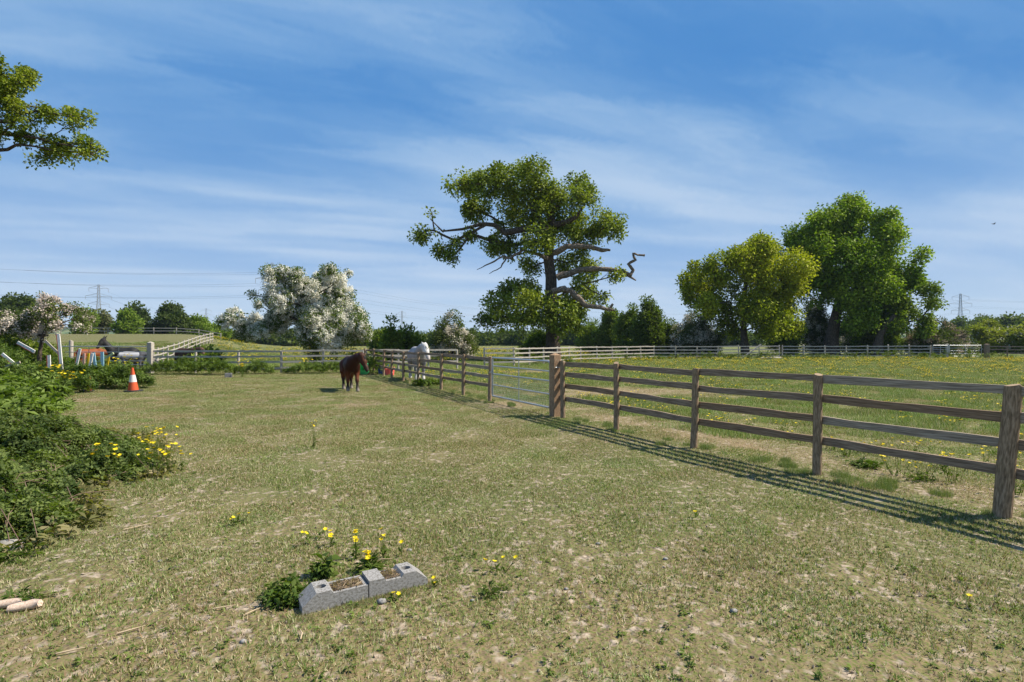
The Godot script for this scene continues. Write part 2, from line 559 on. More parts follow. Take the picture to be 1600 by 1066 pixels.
# clumps: [centre, radii]; leaves gather in the outer part of each clump, with noise-cut gaps
func fill(clumps: Array, dens: float, size: float, xf: Array, cols: PackedColorArray, ca: Color, cb: Color, gap := -0.12, gapf := 1.0, inner := 0.45, core := Vector3.ZERO) -> void:
	for cl in clumps:
		var c: Vector3 = cl[0]; var r: Vector3 = cl[1]
		var count := int(dens * 4.19 * (r.x * r.y + r.y * r.z + r.x * r.z))
		var tone := rng.randf()
		var tufts := []
		for i in 9:
			tufts.append([rand_ball().normalized() * rng.randf_range(0.55, 0.82), rng.randf_range(0.26, 0.46), rng.randf()])
		for i in count:
			var p: Vector3
			var own := tone
			if rng.randf() < 0.55:
				var tu: Array = tufts[rng.randi() % 9]
				p = c + (tu[0] + rand_ball().normalized() * pow(rng.randf(), 0.45) * tu[1]) * r
				own = lerpf(tone, tu[2], 0.6)
			else:
				p = c + rand_ball().normalized() * r * lerpf(inner, 1.0, sqrt(rng.randf())) * (1.0 + rng.randf_range(-0.05, 0.16))
			if n_gap.get_noise_3d(p.x * gapf, p.y * gapf, p.z * gapf) < gap:
				continue
			var s := size * rng.randf_range(0.65, 1.3)
			xf.append(Transform3D(Basis.from_euler(Vector3(rng.randf_range(-0.7, 0.7), rng.randf() * TAU, rng.randf_range(-0.7, 0.7))).scaled(Vector3(s, s, s)), p - core))
			cols.append(ca.lerp(cb, clampf(own * 0.7 + rng.randf() * 0.45 - 0.07, 0.0, 1.0)))


func clumps_px(list: Array, ox: float, oy: float, k: float, d: float, spread: float, squash := 1.0, shrink := 0.0) -> Array:
	var out := []
	for e in list:
		var r: float = e[2] * k / F * d
		var dz: float = e[3] if e.size() > 3 else rng.randf_range(-1, 1) * spread
		var c := P(ox + e[0] * k, oy + e[1] * k, d)
		c.z += dz
		r = maxf(r * 1.08 - shrink, r * 0.6)
		out.append([c, Vector3(r, r * squash, r * 1.05)])
	return out


func path_px(list: Array, ox: float, oy: float, k: float, d: float, dz := 0.0) -> Array:
	var out := []
	for e in list:
		var p := P(ox + e[0] * k, oy + e[1] * k, d)
		p.z += dz + (e[2] if e.size() > 2 else 0.0)
		out.append(p)
	return out


# a tree: trunk path, limbs out to every clump, crown of leaf clusters, optional blossom
func tree(called: String, label: String, category: String, group: String, trunk: Array, r0: float, r1: float, clumps: Array, o: Dictionary) -> Node3D:
	rng.seed = hash(label) + int(trunk[0].x * 10.0)
	var base: Vector3 = trunk[0]
	var t := thing(called, base, label, category, group)
	var mb := MB.new()
	var tp := []
	for p in trunk: tp.append(p - base)
	if o.get("flare", true):
		tp.insert(0, Vector3(0, -0.15, 0))
		var rr := taper(tp.size(), r0, r1); rr[0] = r0 * 1.5; rr[1] = r0 * 1.2
		mb.tube(tp, rr, 10, true, 0.1)
	else:
		mb.tube(tp, taper(tp.size(), r0, r1), 8)
	# every clump hangs on the nearest clump or trunk joint that already hangs on the tree; limbs thicken with what they carry
	var limb: float = o.get("limb", 0.05)
	var node := []; var parent := []; var reach := []; var load_ := []; var of := []
	for i in range(2 if tp.size() > 4 else 1, tp.size()):
		node.append(tp[i]); parent.append(-1); reach.append(0.0); load_.append(0); of.append(-1)
	var todo := range(clumps.size())
	while todo.size():
		var bd := 1e9; var bi := 0; var bn := 0
		for i in todo:
			var c: Vector3 = clumps[i][0] - base
			for k in node.size():
				var q: Vector3 = node[k]
				var dd: float = c.distance_to(q) + reach[k] * 0.3 + maxf(0.0, q.y - c.y) * 0.6
				if dd < bd:
					bd = dd; bi = i; bn = k
		var cc: Vector3 = clumps[bi][0] - base
		node.append(cc); parent.append(bn); reach.append(reach[bn] + cc.distance_to(node[bn])); load_.append(0); of.append(bi)
		todo.erase(bi)
	for i in range(node.size() - 1, -1, -1):
		load_[i] += 1
		if parent[i] >= 0: load_[parent[i]] += load_[i]
	for ni in node.size():
		if parent[ni] < 0: continue
		var cl: Array = clumps[of[ni]]
		var c: Vector3 = node[ni]
		var rad: float = minf(limb * sqrt(load_[ni]), r1 * 1.1)
		var rad0: float = minf(limb * sqrt(minf(load_[parent[ni]], load_[ni] + 1.0)), r1 * 1.1)
		var pts := bend(node[parent[ni]], c, 6, 0.03)
		mb.tube(pts, taper(7, rad0, rad * 0.8), 5, false)
		var r: Vector3 = cl[1]
		for i in int(o.get("twigs", 5)):
			var e := c + rand_ball().normalized() * r * rng.randf_range(0.6, 1.02)
			mb.tube(bend(pts[rng.randi_range(3, 6)], e, 3, 0.06), taper(4, limb * 0.45, limb * 0.12), 4, false)
	part(t, "trunk", mb.mesh(), o.get("bark", M.bark))
	var xf := []; var cols := PackedColorArray()
	fill(clumps, o.dens, o.size, xf, cols, o.ca, o.cb, o.get("gap", -0.12), o.get("gapf", 1.0), o.get("inner", 0.45), base)
	if xf.size():
		tag(many(t, "crown", o.mesh, o.get("mat", M.leaf), xf, cols), "", "", "", "stuff")
	if o.has("blossom"):
		var bx := []; var bc := PackedColorArray()
		fill(clumps, o.blossom, o.bsize, bx, bc, o.ba, o.bb, o.get("bgap", -0.02), o.get("bgapf", 1.6), 0.8, base)
		tag(many(t, "blossom", o.bmesh, M.blossom, bx, bc), "", "", "", "stuff")
	return t


func bush(called: String, label: String, category: String, group: String, px: float, d: float, py: float, half: float, o: Dictionary, lumps := 7) -> Node3D:
	var b := G(px, d)
	var top := P(px, py, d).y
	var w := half / F * d
	var h := top - b.y
	var cl := []
	for i in lumps:
		var a := rng.randf() * TAU
		var q := sqrt(rng.randf())
		var r := rng.randf_range(0.32, 0.5)
		var c := Vector3(cos(a) * q * w * (1.0 - r * 0.8), 0, sin(a) * q * w * 0.8 * (1.0 - r * 0.8))
		c.y = h * clampf(rng.randf_range(0.3, 0.95 - q * 0.35), 0.25, 0.9) - h * r * 0.35
		var rr := Vector3(w * r, h * r * 0.75, w * r)
		cl.append([b + c, rr])
	cl.append([b + Vector3(0, h * 0.7, 0), Vector3(w * 0.45, h * 0.3, w * 0.45)])
	cl.append([b + Vector3(0, h * 0.32, 0), Vector3(w * 0.8, h * 0.34, w * 0.7)])
	return tree(called, label, category, group, [b, b + Vector3(0.05, h * 0.3, 0), b + Vector3(-0.05, h * 0.55, 0)], o.get("r0", 0.12), o.get("r0", 0.12) * 0.6, cl, o)


func build_trees() -> void:
	var oak_cl := leaf_cluster(17, 0.42, 0.25, 0.16, 0.3, 0.6)
	var fine_cl := leaf_cluster(20, 0.36, 0.19, 0.13, 0.3, 0.55)
	var near_cl := leaf_cluster(20, 0.2, 0.105, 0.06, 0.5, 0.5)
	var haw_cl := leaf_cluster(22, 0.26, 0.1, 0.075, 0.3, 0.5)
	var far_cl := leaf_cluster(26, 0.9, 0.5, 0.36)
	var blo := blossom_cluster(16, 0.2, 0.085)
	var blo_far := blossom_cluster(16, 0.34, 0.17)
	var DARK := Color(0.052, 0.085, 0.017); var MIDG := Color(0.1, 0.145, 0.028); var OLIVE := Color(0.155, 0.165, 0.03)

	# --- the old oak with dead limbs
	var k := 0.3095; var d := 44.0
	var list := [[440, 170, 70], [385, 225, 62], [520, 225, 78], [470, 300, 72], [600, 190, 74], [690, 105, 66], [750, 160, 78], [640, 265, 85], [780, 225, 85], [850, 250, 85], [885, 335, 75], [985, 150, 55], [1000, 225, 62], [950, 290, 55], [1045, 270, 45], [760, 330, 85], [995, 365, 70], [1090, 370, 66], [1150, 415, 62], [1040, 440, 70], [945, 430, 62], [860, 400, 55], [680, 335, 66], [590, 375, 36], [440, 325, 52],
		[545, 480, 62], [650, 490, 72], [760, 500, 75], [840, 470, 58, 0.8], [925, 565, 52, -2.2], [1000, 560, 68], [1080, 590, 50], [1150, 650, 42], [1060, 650, 34], [755, 595, 48, -1.6], [720, 555, 44],
		[245, 340, 28, 0.5], [190, 440, 44, 0.4], [255, 425, 38, 0.3], [160, 470, 22, 0.4], [300, 520, 42, 0.9], [340, 560, 38, 1.0], [370, 480, 42, 0.4], [360, 592, 22, 1.0], [425, 440, 38, 0.2],
		[640, 735, 72], [700, 800, 92], [600, 850, 72], [520, 870, 50], [745, 705, 56, -1.8], [800, 830, 85, 2.2], [880, 860, 85, 2.0], [950, 890, 55], [990, 700, 62], [1040, 740, 52], [940, 770, 56, -2.0], [700, 885, 60], [1090, 770, 36], [480, 880, 34], [870, 930, 40, 1.5], [560, 800, 58], [960, 830, 60], [1010, 800, 50], [660, 690, 46]]
	var tr := path_px([[857, 1075], [855, 1000], [850, 900], [846, 780], [843, 660], [830, 570], [836, 480], [850, 400], [835, 320]], 600, 230, k, d)
	tr[0] = Vector3(tr[1].x, gh(tr[1].x, -d), -d)
	var oak := tree("oak_tree", "tall old oak with bare dead limbs and ragged crown behind the paddock fence", "tree", "", tr, 0.66, 0.3, clumps_px(list, 600, 230, k, d, 2.4, 0.97, 0.16), {"dens": 8.6, "size": 0.95, "mesh": oak_cl, "mat": M.oak_leaf, "ca": Color(0.17, 0.26, 0.035), "cb": Color(0.44, 0.53, 0.075), "gap": -0.04, "gapf": 1.9, "limb": 0.05, "twigs": 6})
	var dead := [
		[[[865, 665], [930, 645], [1000, 628], [1120, 625], [1200, 642], [1255, 682]], [0.3, 0.26, 0.22, 0.19, 0.14, 0.05], 1.2],
		[[[1195, 640], [1232, 655], [1240, 632], [1220, 600], [1252, 580], [1240, 548], [1262, 556], [1297, 555], [1295, 566]], [0.13, 0.12, 0.13, 0.12, 0.11, 0.09, 0.08, 0.08, 0.02], 1.2],
		[[[850, 545], [915, 512], [1000, 510], [1090, 528], [1132, 530]], [0.25, 0.24, 0.21, 0.17, 0.09], 0.9],
		[[[838, 738], [880, 730], [930, 738], [960, 770], [1005, 810], [1070, 818], [1120, 825], [1140, 832]], [0.24, 0.25, 0.24, 0.26, 0.19, 0.15, 0.12, 0.06], 2.1],
		[[[820, 575], [760, 555], [700, 535], [640, 575], [600, 570], [540, 602], [475, 632]], [0.16, 0.14, 0.12, 0.1, 0.08, 0.06, 0.02], 1.6],
		[[[620, 572], [590, 620], [535, 652]], [0.07, 0.05, 0.02], 1.6],
		[[[1110, 828], [1132, 800]], [0.1, 0.09], 2.1]]
	for e in dead:
		var pts := path_px(e[0], 600, 230, k, d, e[2])
		for i in pts.size(): pts[i] -= oak.position
		var mb := MB.new()
		var dense := []; var rr := []
		for i in pts.size() - 1:
			for s in 3:
				dense.append(pts[i].lerp(pts[i + 1], s / 3.0) + rand_ball() * 0.06); rr.append(lerpf(e[1][i], e[1][i + 1], s / 3.0) * rng.randf_range(0.9, 1.12))
		dense.append(pts[-1]); rr.append(e[1][-1])
		mb.tube(dense, rr, 8, true, 0.12)
		tag(part(oak, "dead_branch", mb.mesh(), M.dead_wood), "bleached bare dead branch")
	for e in [[[[835, 440], [720, 418], [610, 440], [560, 402], [500, 395], [400, 422], [300, 432], [240, 372]], [0.34, 0.3, 0.27, 0.2, 0.16, 0.11, 0.08, 0.03]], [[[520, 398], [470, 425], [430, 460], [380, 530], [345, 560]], [0.13, 0.11, 0.09, 0.07, 0.03]], [[[850, 400], [920, 385], [965, 362], [1010, 300]], [0.25, 0.22, 0.18, 0.06]], [[[830, 430], [790, 390], [760, 330], [700, 250]], [0.26, 0.22, 0.18, 0.08]]]:
		var pts := path_px(e[0], 600, 230, k, d, 0.6)
		for i in pts.size(): pts[i] -= oak.position
		var mb := MB.new()
		mb.tube(pts, e[1], 8, true, 0.1)
		part(oak, "branch", mb.mesh(), M.bark)

	# --- two big trees and a smaller one behind the far rail fence
	k = 0.375; d = 56.0
	list = [[240, 390, 60], [300, 350, 62], [400, 330, 72], [460, 275, 55], [520, 260, 60], [590, 285, 62], [610, 345, 65], [560, 400, 75], [480, 390, 80], [360, 420, 75], [265, 450, 62], [640, 415, 52], [625, 485, 62], [540, 500, 75], [440, 520, 75], [350, 520, 62], [600, 560, 62], [520, 575, 70], [410, 580, 52], [655, 590, 40], [245, 500, 45], [500, 330, 60], [220, 350, 30]]
	tr = path_px([[440, 720], [432, 610], [430, 500], [445, 390]], 1000, 290, k, d)
	tr[0].y = gh(tr[0].x, -d)
	tree("maple_tree", "broad bright yellow-green tree beside the taller dark green tree", "tree", "", tr, 0.42, 0.2, clumps_px(list, 1000, 290, k, d, 2.4, 1.0, 0.18), {"dens": 7.4, "size": 1.1, "mesh": oak_cl, "ca": Color(0.26, 0.35, 0.022), "cb": Color(0.6, 0.64, 0.045), "gap": -0.12, "gapf": 1.7, "twigs": 4})
	d = 60.0
	list = [[700, 170, 44], [760, 145, 52], [860, 110, 52], [915, 75, 50], [960, 110, 54], [1000, 155, 55], [1045, 170, 34], [640, 220, 52], [680, 260, 72], [780, 230, 82], [880, 210, 85], [980, 240, 72], [1045, 250, 34], [620, 265, 34], [720, 340, 75], [820, 330, 92], [920, 330, 92], [1010, 330, 75], [1070, 315, 52], [1110, 300, 30], [1090, 370, 62], [740, 420, 75], [840, 440, 85], [950, 440, 85], [1050, 440, 75], [1110, 400, 45], [860, 545, 62], [950, 520, 72], [1050, 500, 70], [1000, 585, 52], [900, 590, 50], [900, 140, 50], [905, 45, 24]]
	tr = path_px([[795, 730], [797, 640], [812, 560], [835, 470], [862, 350], [895, 230]], 1000, 290, k, d)
	tr[0].y = gh(tr[0].x, -d)
	tree("oak_tree", "tallest full green tree, thick dark trunk, behind the far rail fence", "tree", "", tr, 0.85, 0.25, clumps_px(list, 1000, 290, k, d, 2.6, 1.0, 0.16), {"dens": 6.6, "size": 1.2, "mesh": oak_cl, "ca": Color(0.13, 0.25, 0.02), "cb": Color(0.42, 0.58, 0.055), "gap": -0.15, "gapf": 1.6, "twigs": 4})
	d = 57.0
	list = [[1160, 450, 42], [1200, 490, 34], [1140, 520, 54], [1100, 570, 54], [1185, 560, 42], [1185, 605, 34], [1060, 590, 45], [1110, 480, 48]]
	tr = path_px([[985, 725], [1000, 620], [1060, 540]], 1000, 290, k, d)
	tr[0].y = gh(tr[0].x, -d)
	tree("young_oak_tree", "smaller light green tree leaning out beside the tallest tree", "tree", "", tr, 0.55, 0.2, clumps_px(list, 1000, 290, k, d, 1.6, 1.0, 0.25), {"dens": 7.0, "size": 1.1, "mesh": oak_cl, "ca": Color(0.15, 0.25, 0.03), "cb": Color(0.36, 0.48, 0.06), "gap": -0.14})

	# --- the oak whose boughs reach in over the near paddock
	k = 0.2064; d = 13.0
	list = [[40, 190, 44], [20, 290, 54], [110, 225, 42], [140, 325, 60], [60, 400, 62], [150, 430, 60], [262, 305, 30], [240, 382, 24], [30, 500, 52], [205, 500, 42], [300, 525, 42], [380, 570, 42], [460, 590, 42], [515, 560, 32], [580, 620, 24], [640, 590, 24], [120, 570, 50], [240, 585, 42], [50, 600, 42], [235, 675, 32], [180, 740, 48], [300, 760, 50], [380, 800, 48], [460, 805, 40], [540, 825, 36], [600, 800, 32], [680, 812, 32], [740, 855, 30], [810, 842, 22], [760, 912, 16], [100, 760, 40], [250, 835, 40], [345, 922, 16], [540, 905, 22], [150, 885, 18], [40, 840, 24],
		[-60, 250, 70], [-120, 380, 80], [-90, 520, 75], [-180, 640, 80], [-100, 720, 70], [-220, 280, 90], [-300, 450, 110], [-340, 640, 100], [-420, 300, 110], [-520, 480, 130], [-560, 680, 110], [-300, 820, 70], [-450, 140, 110], [-640, 350, 120], [-700, 560, 120]]
	tr = [Vector3(-17.5, gh(-17.5, -13.0), -13.0), Vector3(-17.3, 1.8, -13.1), Vector3(-17.4, 3.6, -13.0), Vector3(-17.2, 5.2, -13.2), Vector3(-17.5, 7.4, -13.0), Vector3(-17.6, 9.0, -13.0)]
	var near := tree("overhanging_oak_tree", "leafy oak bough reaching into the open sky over the bramble side", "tree", "", tr, 0.5, 0.25, clumps_px(list, 0, 60, k, d, 0.55), {"dens": 80.0, "size": 0.72, "mesh": near_cl, "mat": M.oak_leaf, "ca": Color(0.14, 0.24, 0.03), "cb": Color(0.4, 0.46, 0.07), "gap": -0.18, "gapf": 3.2, "limb": 0.009, "twigs": 9, "inner": 0.2})
	for e in [[[[-1000, 520], [-500, 600], [-200, 610], [0, 635], [120, 645], [180, 590], [330, 560], [520, 600], [640, 610]], [0.16, 0.11, 0.08, 0.055, 0.045, 0.035, 0.025, 0.015, 0.006]], [[[-900, 700], [-400, 690], [-100, 690], [0, 700], [60, 735], [160, 745], [300, 770], [480, 810], [700, 850], [800, 850]], [0.14, 0.1, 0.07, 0.05, 0.045, 0.04, 0.03, 0.02, 0.01, 0.005]], [[[-900, 820], [-300, 860], [0, 866], [80, 850], [150, 815], [300, 830], [450, 860], [520, 925]], [0.12, 0.08, 0.045, 0.04, 0.032, 0.022, 0.015, 0.005]], [[[-800, 420], [-300, 400], [0, 420], [120, 360], [200, 300], [280, 310]], [0.14, 0.08, 0.045, 0.03, 0.018, 0.006]]]:
		var pts := path_px(e[0], 0, 60, k, d, 0.1)
		for i in pts.size(): pts[i] += rand_ball() * 0.03 - near.position
		var mb := MB.new()
		mb.tube(pts, e[1], 7, true, 0.08)
		part(near, "branch", mb.mesh(), M.bark)

	# --- hawthorns in blossom
	var hb := {"mesh": haw_cl, "bmesh": blo, "bark": M.bark, "limb": 0.02, "twigs": 6}
	k = 0.2063; d = 31.0
	list = [[640, 150, 46], [720, 135, 48], [820, 175, 66], [920, 150, 50], [1000, 160, 66], [1080, 145, 54], [1140, 185, 40], [660, 225, 60], [760, 245, 78], [880, 265, 88], [1000, 265, 88], [1110, 275, 68], [640, 335, 52], [740, 350, 78], [860, 365, 88], [980, 375, 88], [1100, 375, 78], [1180, 385, 52], [700, 440, 70], [820, 465, 80], [950, 475, 88], [1080, 480, 80], [1180, 480, 62], [1260, 520, 58], [1320, 548, 44], [1230, 450, 50], [1290, 600, 45], [590, 470, 52], [560, 525, 44], [640, 540, 52], [440, 480, 48], [480, 560, 44], [320, 460, 58], [270, 500, 56], [350, 560, 56], [400, 520, 52], [520, 540, 50], [420, 590, 36], [560, 590, 40], [900, 580, 80], [1020, 600, 80], [1130, 600, 72], [1215, 590, 52], [960, 660, 54], [1080, 660, 54], [520, 300, 20], [505, 372, 26], [1160, 120, 20], [620, 105, 22]]
	tr = path_px([[960, 830], [930, 720], [900, 640], [880, 520], [900, 400], [930, 300]], 300, 400, k, d)
	tr[0].y = gh(tr[0].x, -d)
	var o := hb.duplicate(); o.merge({"dens": 20.0, "size": 0.95, "ca": Color(0.09, 0.15, 0.03), "cb": Color(0.22, 0.31, 0.06), "gap": -0.14, "gapf": 1.5, "blossom": 52.0, "bsize": 0.75, "ba": Color(0.82, 0.81, 0.76), "bb": Color(0.92, 0.915, 0.88), "bgap": -0.42})
	var big := tree("hawthorn_tree", "largest hawthorn smothered in white blossom behind the pony and rail fence", "tree", "", tr, 0.22, 0.1, clumps_px(list, 300, 400, k, d, 1.1), o)
	var sk := []; var sc := PackedColorArray()
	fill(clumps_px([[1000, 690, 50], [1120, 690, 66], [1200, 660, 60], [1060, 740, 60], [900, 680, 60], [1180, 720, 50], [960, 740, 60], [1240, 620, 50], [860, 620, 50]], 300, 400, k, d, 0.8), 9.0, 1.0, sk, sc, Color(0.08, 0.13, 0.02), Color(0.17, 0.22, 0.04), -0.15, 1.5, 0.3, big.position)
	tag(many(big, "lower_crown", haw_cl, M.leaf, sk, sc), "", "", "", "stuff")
	k = 0.2; d = 23.5
	list = [[60, 330, 60], [120, 400, 60], [30, 400, 60], [190, 300, 50], [260, 260, 46], [330, 280, 46], [390, 200, 44], [400, 270, 52], [470, 210, 38], [480, 290, 52], [540, 260, 34], [560, 330, 46], [620, 330, 34], [660, 390, 34], [440, 370, 52], [350, 370, 52], [280, 400, 52], [200, 430, 52], [520, 400, 40], [300, 470, 44], [400, 470, 40], [690, 400, 16], [600, 400, 26], [-60, 350, 90], [-80, 450, 80], [240, 340, 50]]
	tr = path_px([[300, 800], [310, 600], [330, 480], [380, 370]], 0, 430, k, d)
	tr[0].y = gh(tr[0].x, -d)
	o = hb.duplicate(); o.merge({"dens": 24.0, "size": 0.85, "ca": Color(0.07, 0.12, 0.025), "cb": Color(0.19, 0.25, 0.055), "gap": -0.16, "gapf": 1.5, "blossom": 36.0, "bsize": 0.75, "ba": Color(0.55, 0.46, 0.42), "bb": Color(0.8, 0.73, 0.68), "bgap": -0.2, "bgapf": 1.3}, true)
	tree("hawthorn_tree", "hawthorn with pinkish blossom above the heap of painted jump boards", "tree", "", tr, 0.09, 0.06, clumps_px(list, 0, 430, k, d, 0.8), o)
	o = hb.duplicate(); o.merge({"dens": 6.5, "size": 1.5, "ca": Color(0.08, 0.115, 0.04), "cb": Color(0.17, 0.22, 0.06), "blossom": 6.0, "bsize": 1.4, "ba": Color(0.5, 0.46, 0.4), "bb": Color(0.76, 0.72, 0.66), "bgap": -0.05, "bgapf": 0.9, "gap": -0.1}, true)
	bush("hawthorn_bush", "small whitish hawthorn bush beyond the grey horse and rail fence", "shrub", "", 707, 50, 486, 38, o, 10)
	bush("hawthorn_bush", "white hawthorn between the yellow-green tree and the thick dark trunk", "shrub", "", 1272, 63, 466, 34, o, 10)
	bush("hawthorn_bush", "pale hawthorn in fading blossom at the foot of the yellow-green tree", "shrub", "", 1088, 60, 484, 40, o, 9)
	var ob := o.duplicate(); ob.merge({"ba": Color(0.3, 0.22, 0.17), "bb": Color(0.55, 0.45, 0.36)}, true)
	bush("hawthorn_bush", "brownish fading hawthorn beside the leaning smaller tree", "shrub", "", 1465, 58, 496, 40, ob, 9)
	bush("hawthorn_bush", "low white hawthorn behind the far metal gate", "shrub", "", 1500, 66, 516, 24, o, 6)
	bush("hawthorn_bush", "low white hawthorn under the tallest green tree", "shrub", "", 1340, 64, 508, 30, o, 6)

	# --- shrubs of the middle distance
	o = {"mesh": fine_cl, "dens": 7.0, "size": 1.2, "ca": Color(0.085, 0.14, 0.025), "cb": Color(0.2, 0.27, 0.05), "gap": -0.14, "limb": 0.03}
	var og := o.duplicate(); og.merge({"ca": Color(0.12, 0.2, 0.03), "cb": Color(0.26, 0.34, 0.05)}, true)
	var oy := o.duplicate(); oy.merge({"ca": Color(0.2, 0.26, 0.04), "cb": Color(0.42, 0.44, 0.08), "blossom": 1.2, "bmesh": blo_far, "bsize": 1.0, "ba": Color(0.5, 0.5, 0.4), "bb": Color(0.75, 0.73, 0.6), "bgap": 0.05}, true)
	for e in [[612, 42, 490, 15, og, "slender green sapling bush next to the white hawthorn tree"], [636, 44, 510, 26, og, "round bright green bush behind the grey horse's back"], [597, 56, 514, 18, og, "small green bush beyond the corner of the rail fence"],
		[1010, 62, 461, 30, o, "upright dark green shrub with pale hawthorn alongside"], [985, 66, 474, 26, og, "mid green shrub just past the oak's dead limb"], [955, 70, 480, 24, og, "green shrub half hidden behind the oak's lower crown"], [1040, 64, 500, 40, o, "wide dark green shrub behind the far rail fence"], [925, 72, 500, 30, og, "green thicket close behind the old oak"],
		[845, 47, 518, 34, og, "low undergrowth bush round the foot of the old oak"], [1225, 62, 505, 34, og, "leafy bush standing beneath the yellow-green tree"], [1375, 60, 508, 36, og, "leafy bush standing beneath the smaller leaning tree"], [1440, 60, 515, 30, og, "low leafy bush at the far metal gate"], [318, 29.5, 546, 30, og, "green bush behind the rail fence by the bay pony"], [22, 24.6, 528, 62, og, "wide green bush under the pinkish hawthorn behind the fallen boards"], [84, 25.2, 540, 26, og, "low green bush at the hinge end of the pony gate"]]:
		if e[5] == "": continue
		bush("green_bush", e[5], "shrub", "", e[0], e[1], e[2], e[3], e[4], 7)
	for e in [[1525, 72, 508, 30], [1562, 70, 512, 32], [1600, 68, 508, 34], [1640, 66, 506, 36], [1545, 82, 500, 34]]:
		bush("hedge_bush", "yellow-green blossoming hedge bush behind the dark far rail fence", "shrub", "yellow-green hedge beyond the far gate", e[0], e[1], e[2], e[3], oy, 7)

	# --- distant trees on the left rise and the hedgerows beyond the meadows
	o = {"mesh": far_cl, "dens": 1.7, "size": 0.8, "ca": Color(0.05, 0.085, 0.025), "cb": Color(0.11, 0.155, 0.04), "gap": -0.3, "limb": 0.05, "twigs": 2, "r0": 0.2, "inner": 0.6}
	og = o.duplicate(); og.merge({"ca": Color(0.13, 0.22, 0.03), "cb": Color(0.25, 0.36, 0.05)}, true)
	var op := o.duplicate(); op.merge({"ca": Color(0.12, 0.14, 0.06), "cb": Color(0.2, 0.22, 0.1), "dens": 0.9}, true)
	for e in [[212, 92, 472, 25, o, "dark green round tree behind the light green tree on the rise"], [200, 86, 485, 20, og, "small light green tree in front of a dark tree on the rise"], [268, 92, 477, 34, o, "wide dark green tree standing alone on the rise"], [305, 94, 494, 24, og, "green bush beside the wide dark tree on the rise"], [160, 95, 480, 15, op, "pale feathery willow under the lattice pylon"], [136, 92, 480, 18, og, "green tree between the pink hawthorn and the willow"], [25, 80, 457, 40, o, "dark tree top rising behind the pinkish hawthorn"], [335, 100, 506, 22, og, "low green bush at the end of the tree row on the rise"], [-40, 84, 462, 40, o, "dark tree at the outer end of the row on the rise"], [600, 150, 512, 16, o, "small dark tree in the gap beside the big hawthorn"]]:
		bush("field_tree", e[5], "tree", "", e[0], e[1], e[2], e[3], e[4], 9)
	var oh := o.duplicate(); oh.merge({"dens": 0.9, "size": 1.3, "ca": Color(0.08, 0.125, 0.035), "cb": Color(0.17, 0.22, 0.06)}, true)
	var x := 340.0
	while x < 1180.0:
		var dd := 135.0 + rng.randf_range(-6, 6)
		bush("hedgerow_bush", "dark green bush in the hedgerow across the buttercup meadow", "shrub", "hedgerow across the buttercup meadow", x, dd, rng.randf_range(514, 522), rng.randf_range(19, 27), oh, 5)
		x += rng.randf_range(24, 34)
	for e in [[1335, 150, 500, 40], [1350, 170, 492, 26], [1545, 160, 496, 30], [1580, 150, 490, 26], [1600, 150, 494, 26], [1500, 170, 497, 26], [1530, 180, 493, 20], [1620, 140, 500, 40]]:
		bush("hedgerow_bush", "grey-green bush on the low hill beyond the yellow-green hedge", "shrub", "bushes on the low hill", e[0], e[1], e[2], e[3], oh, 6)
	stage("trees")

	# far woods and hills
	var hm := MB.new()
	var cols := 160
	var ht := FastNoiseLite.new(); ht.seed = 3; ht.frequency = 0.9
	for row in 2:
		pass
	for i in cols + 1:
		var a := lerpf(-1.15, 1.15, float(i) / cols)
		var hgt := 17.0 + ht.get_noise_1d(a * 3.0) * 14.0 + ht.get_noise_1d(a * 9.0 + 40.0) * 5.0
		for j in 5:
			var dist: float = [900.0, 1000.0, 1120.0, 1260.0, 1500.0][j]
			var up: float = [0.0, 0.55, 0.9, 1.0, 0.0][j]
			hm.vert(Vector3(sin(a) * dist, up * hgt + (1.0 if j > 0 else -1.0), -cos(a) * dist), Vector3.UP, Vector2.ZERO)
	for i in cols:
		for j in 4:
			var q := i * 5 + j
			hm.quad(q, q + 1, q + 6, q + 5)
	tag(part(self, "hills", hm.mesh(), textured(noise_tex(512, 0.02, 4, [[0.0, lin(0.05, 0.08, 0.025)], [0.5, lin(0.09, 0.13, 0.04)], [0.55, lin(0.16, 0.2, 0.07)], [1.0, lin(0.22, 0.22, 0.1)]], 41), Vector3(0.004, 0.004, 0.004), 1.0, true)), "", "", "", "structure")
	var wx := []; var wc := PackedColorArray()
	for i in 2600:
		var a := rng.randf_range(-0.95, 0.95)
		var dist := rng.randf_range(500.0, 1250.0)
		var s := rng.randf_range(2.5, 5.5) * (0.6 if dist < 700.0 else 1.0)
		var hgt := 17.0 + ht.get_noise_1d(a * 3.0) * 14.0 + ht.get_noise_1d(a * 9.0 + 40.0) * 5.0
		var y := 1.3 + (hgt * smoothstep(890.0, 1220.0, dist) if dist > 890.0 else 0.0)
		if ht.get_noise_2d(a * 14.0, dist * 0.01) < -0.05: continue
		wx.append(Transform3D(Basis(Vector3.UP, rng.randf() * TAU).scaled(Vector3(s * 1.5, s, s * 1.5)), Vector3(sin(a) * dist, y + s * 0.5, -cos(a) * dist)))
		wc.append(Color(0.06, 0.095, 0.035).lerp(Color(0.13, 0.18, 0.055), rng.randf()))
	tag(many(self, "distant_woods", leaf_cluster(90, 1.0, 0.5, 0.42, 0.4), M.leaf, wx, wc), "blue-green band of woods on the skyline far beyond the meadows", "woods", "", "stuff")


# ---------------------------------------------------------------- brambles, weeds, flowers

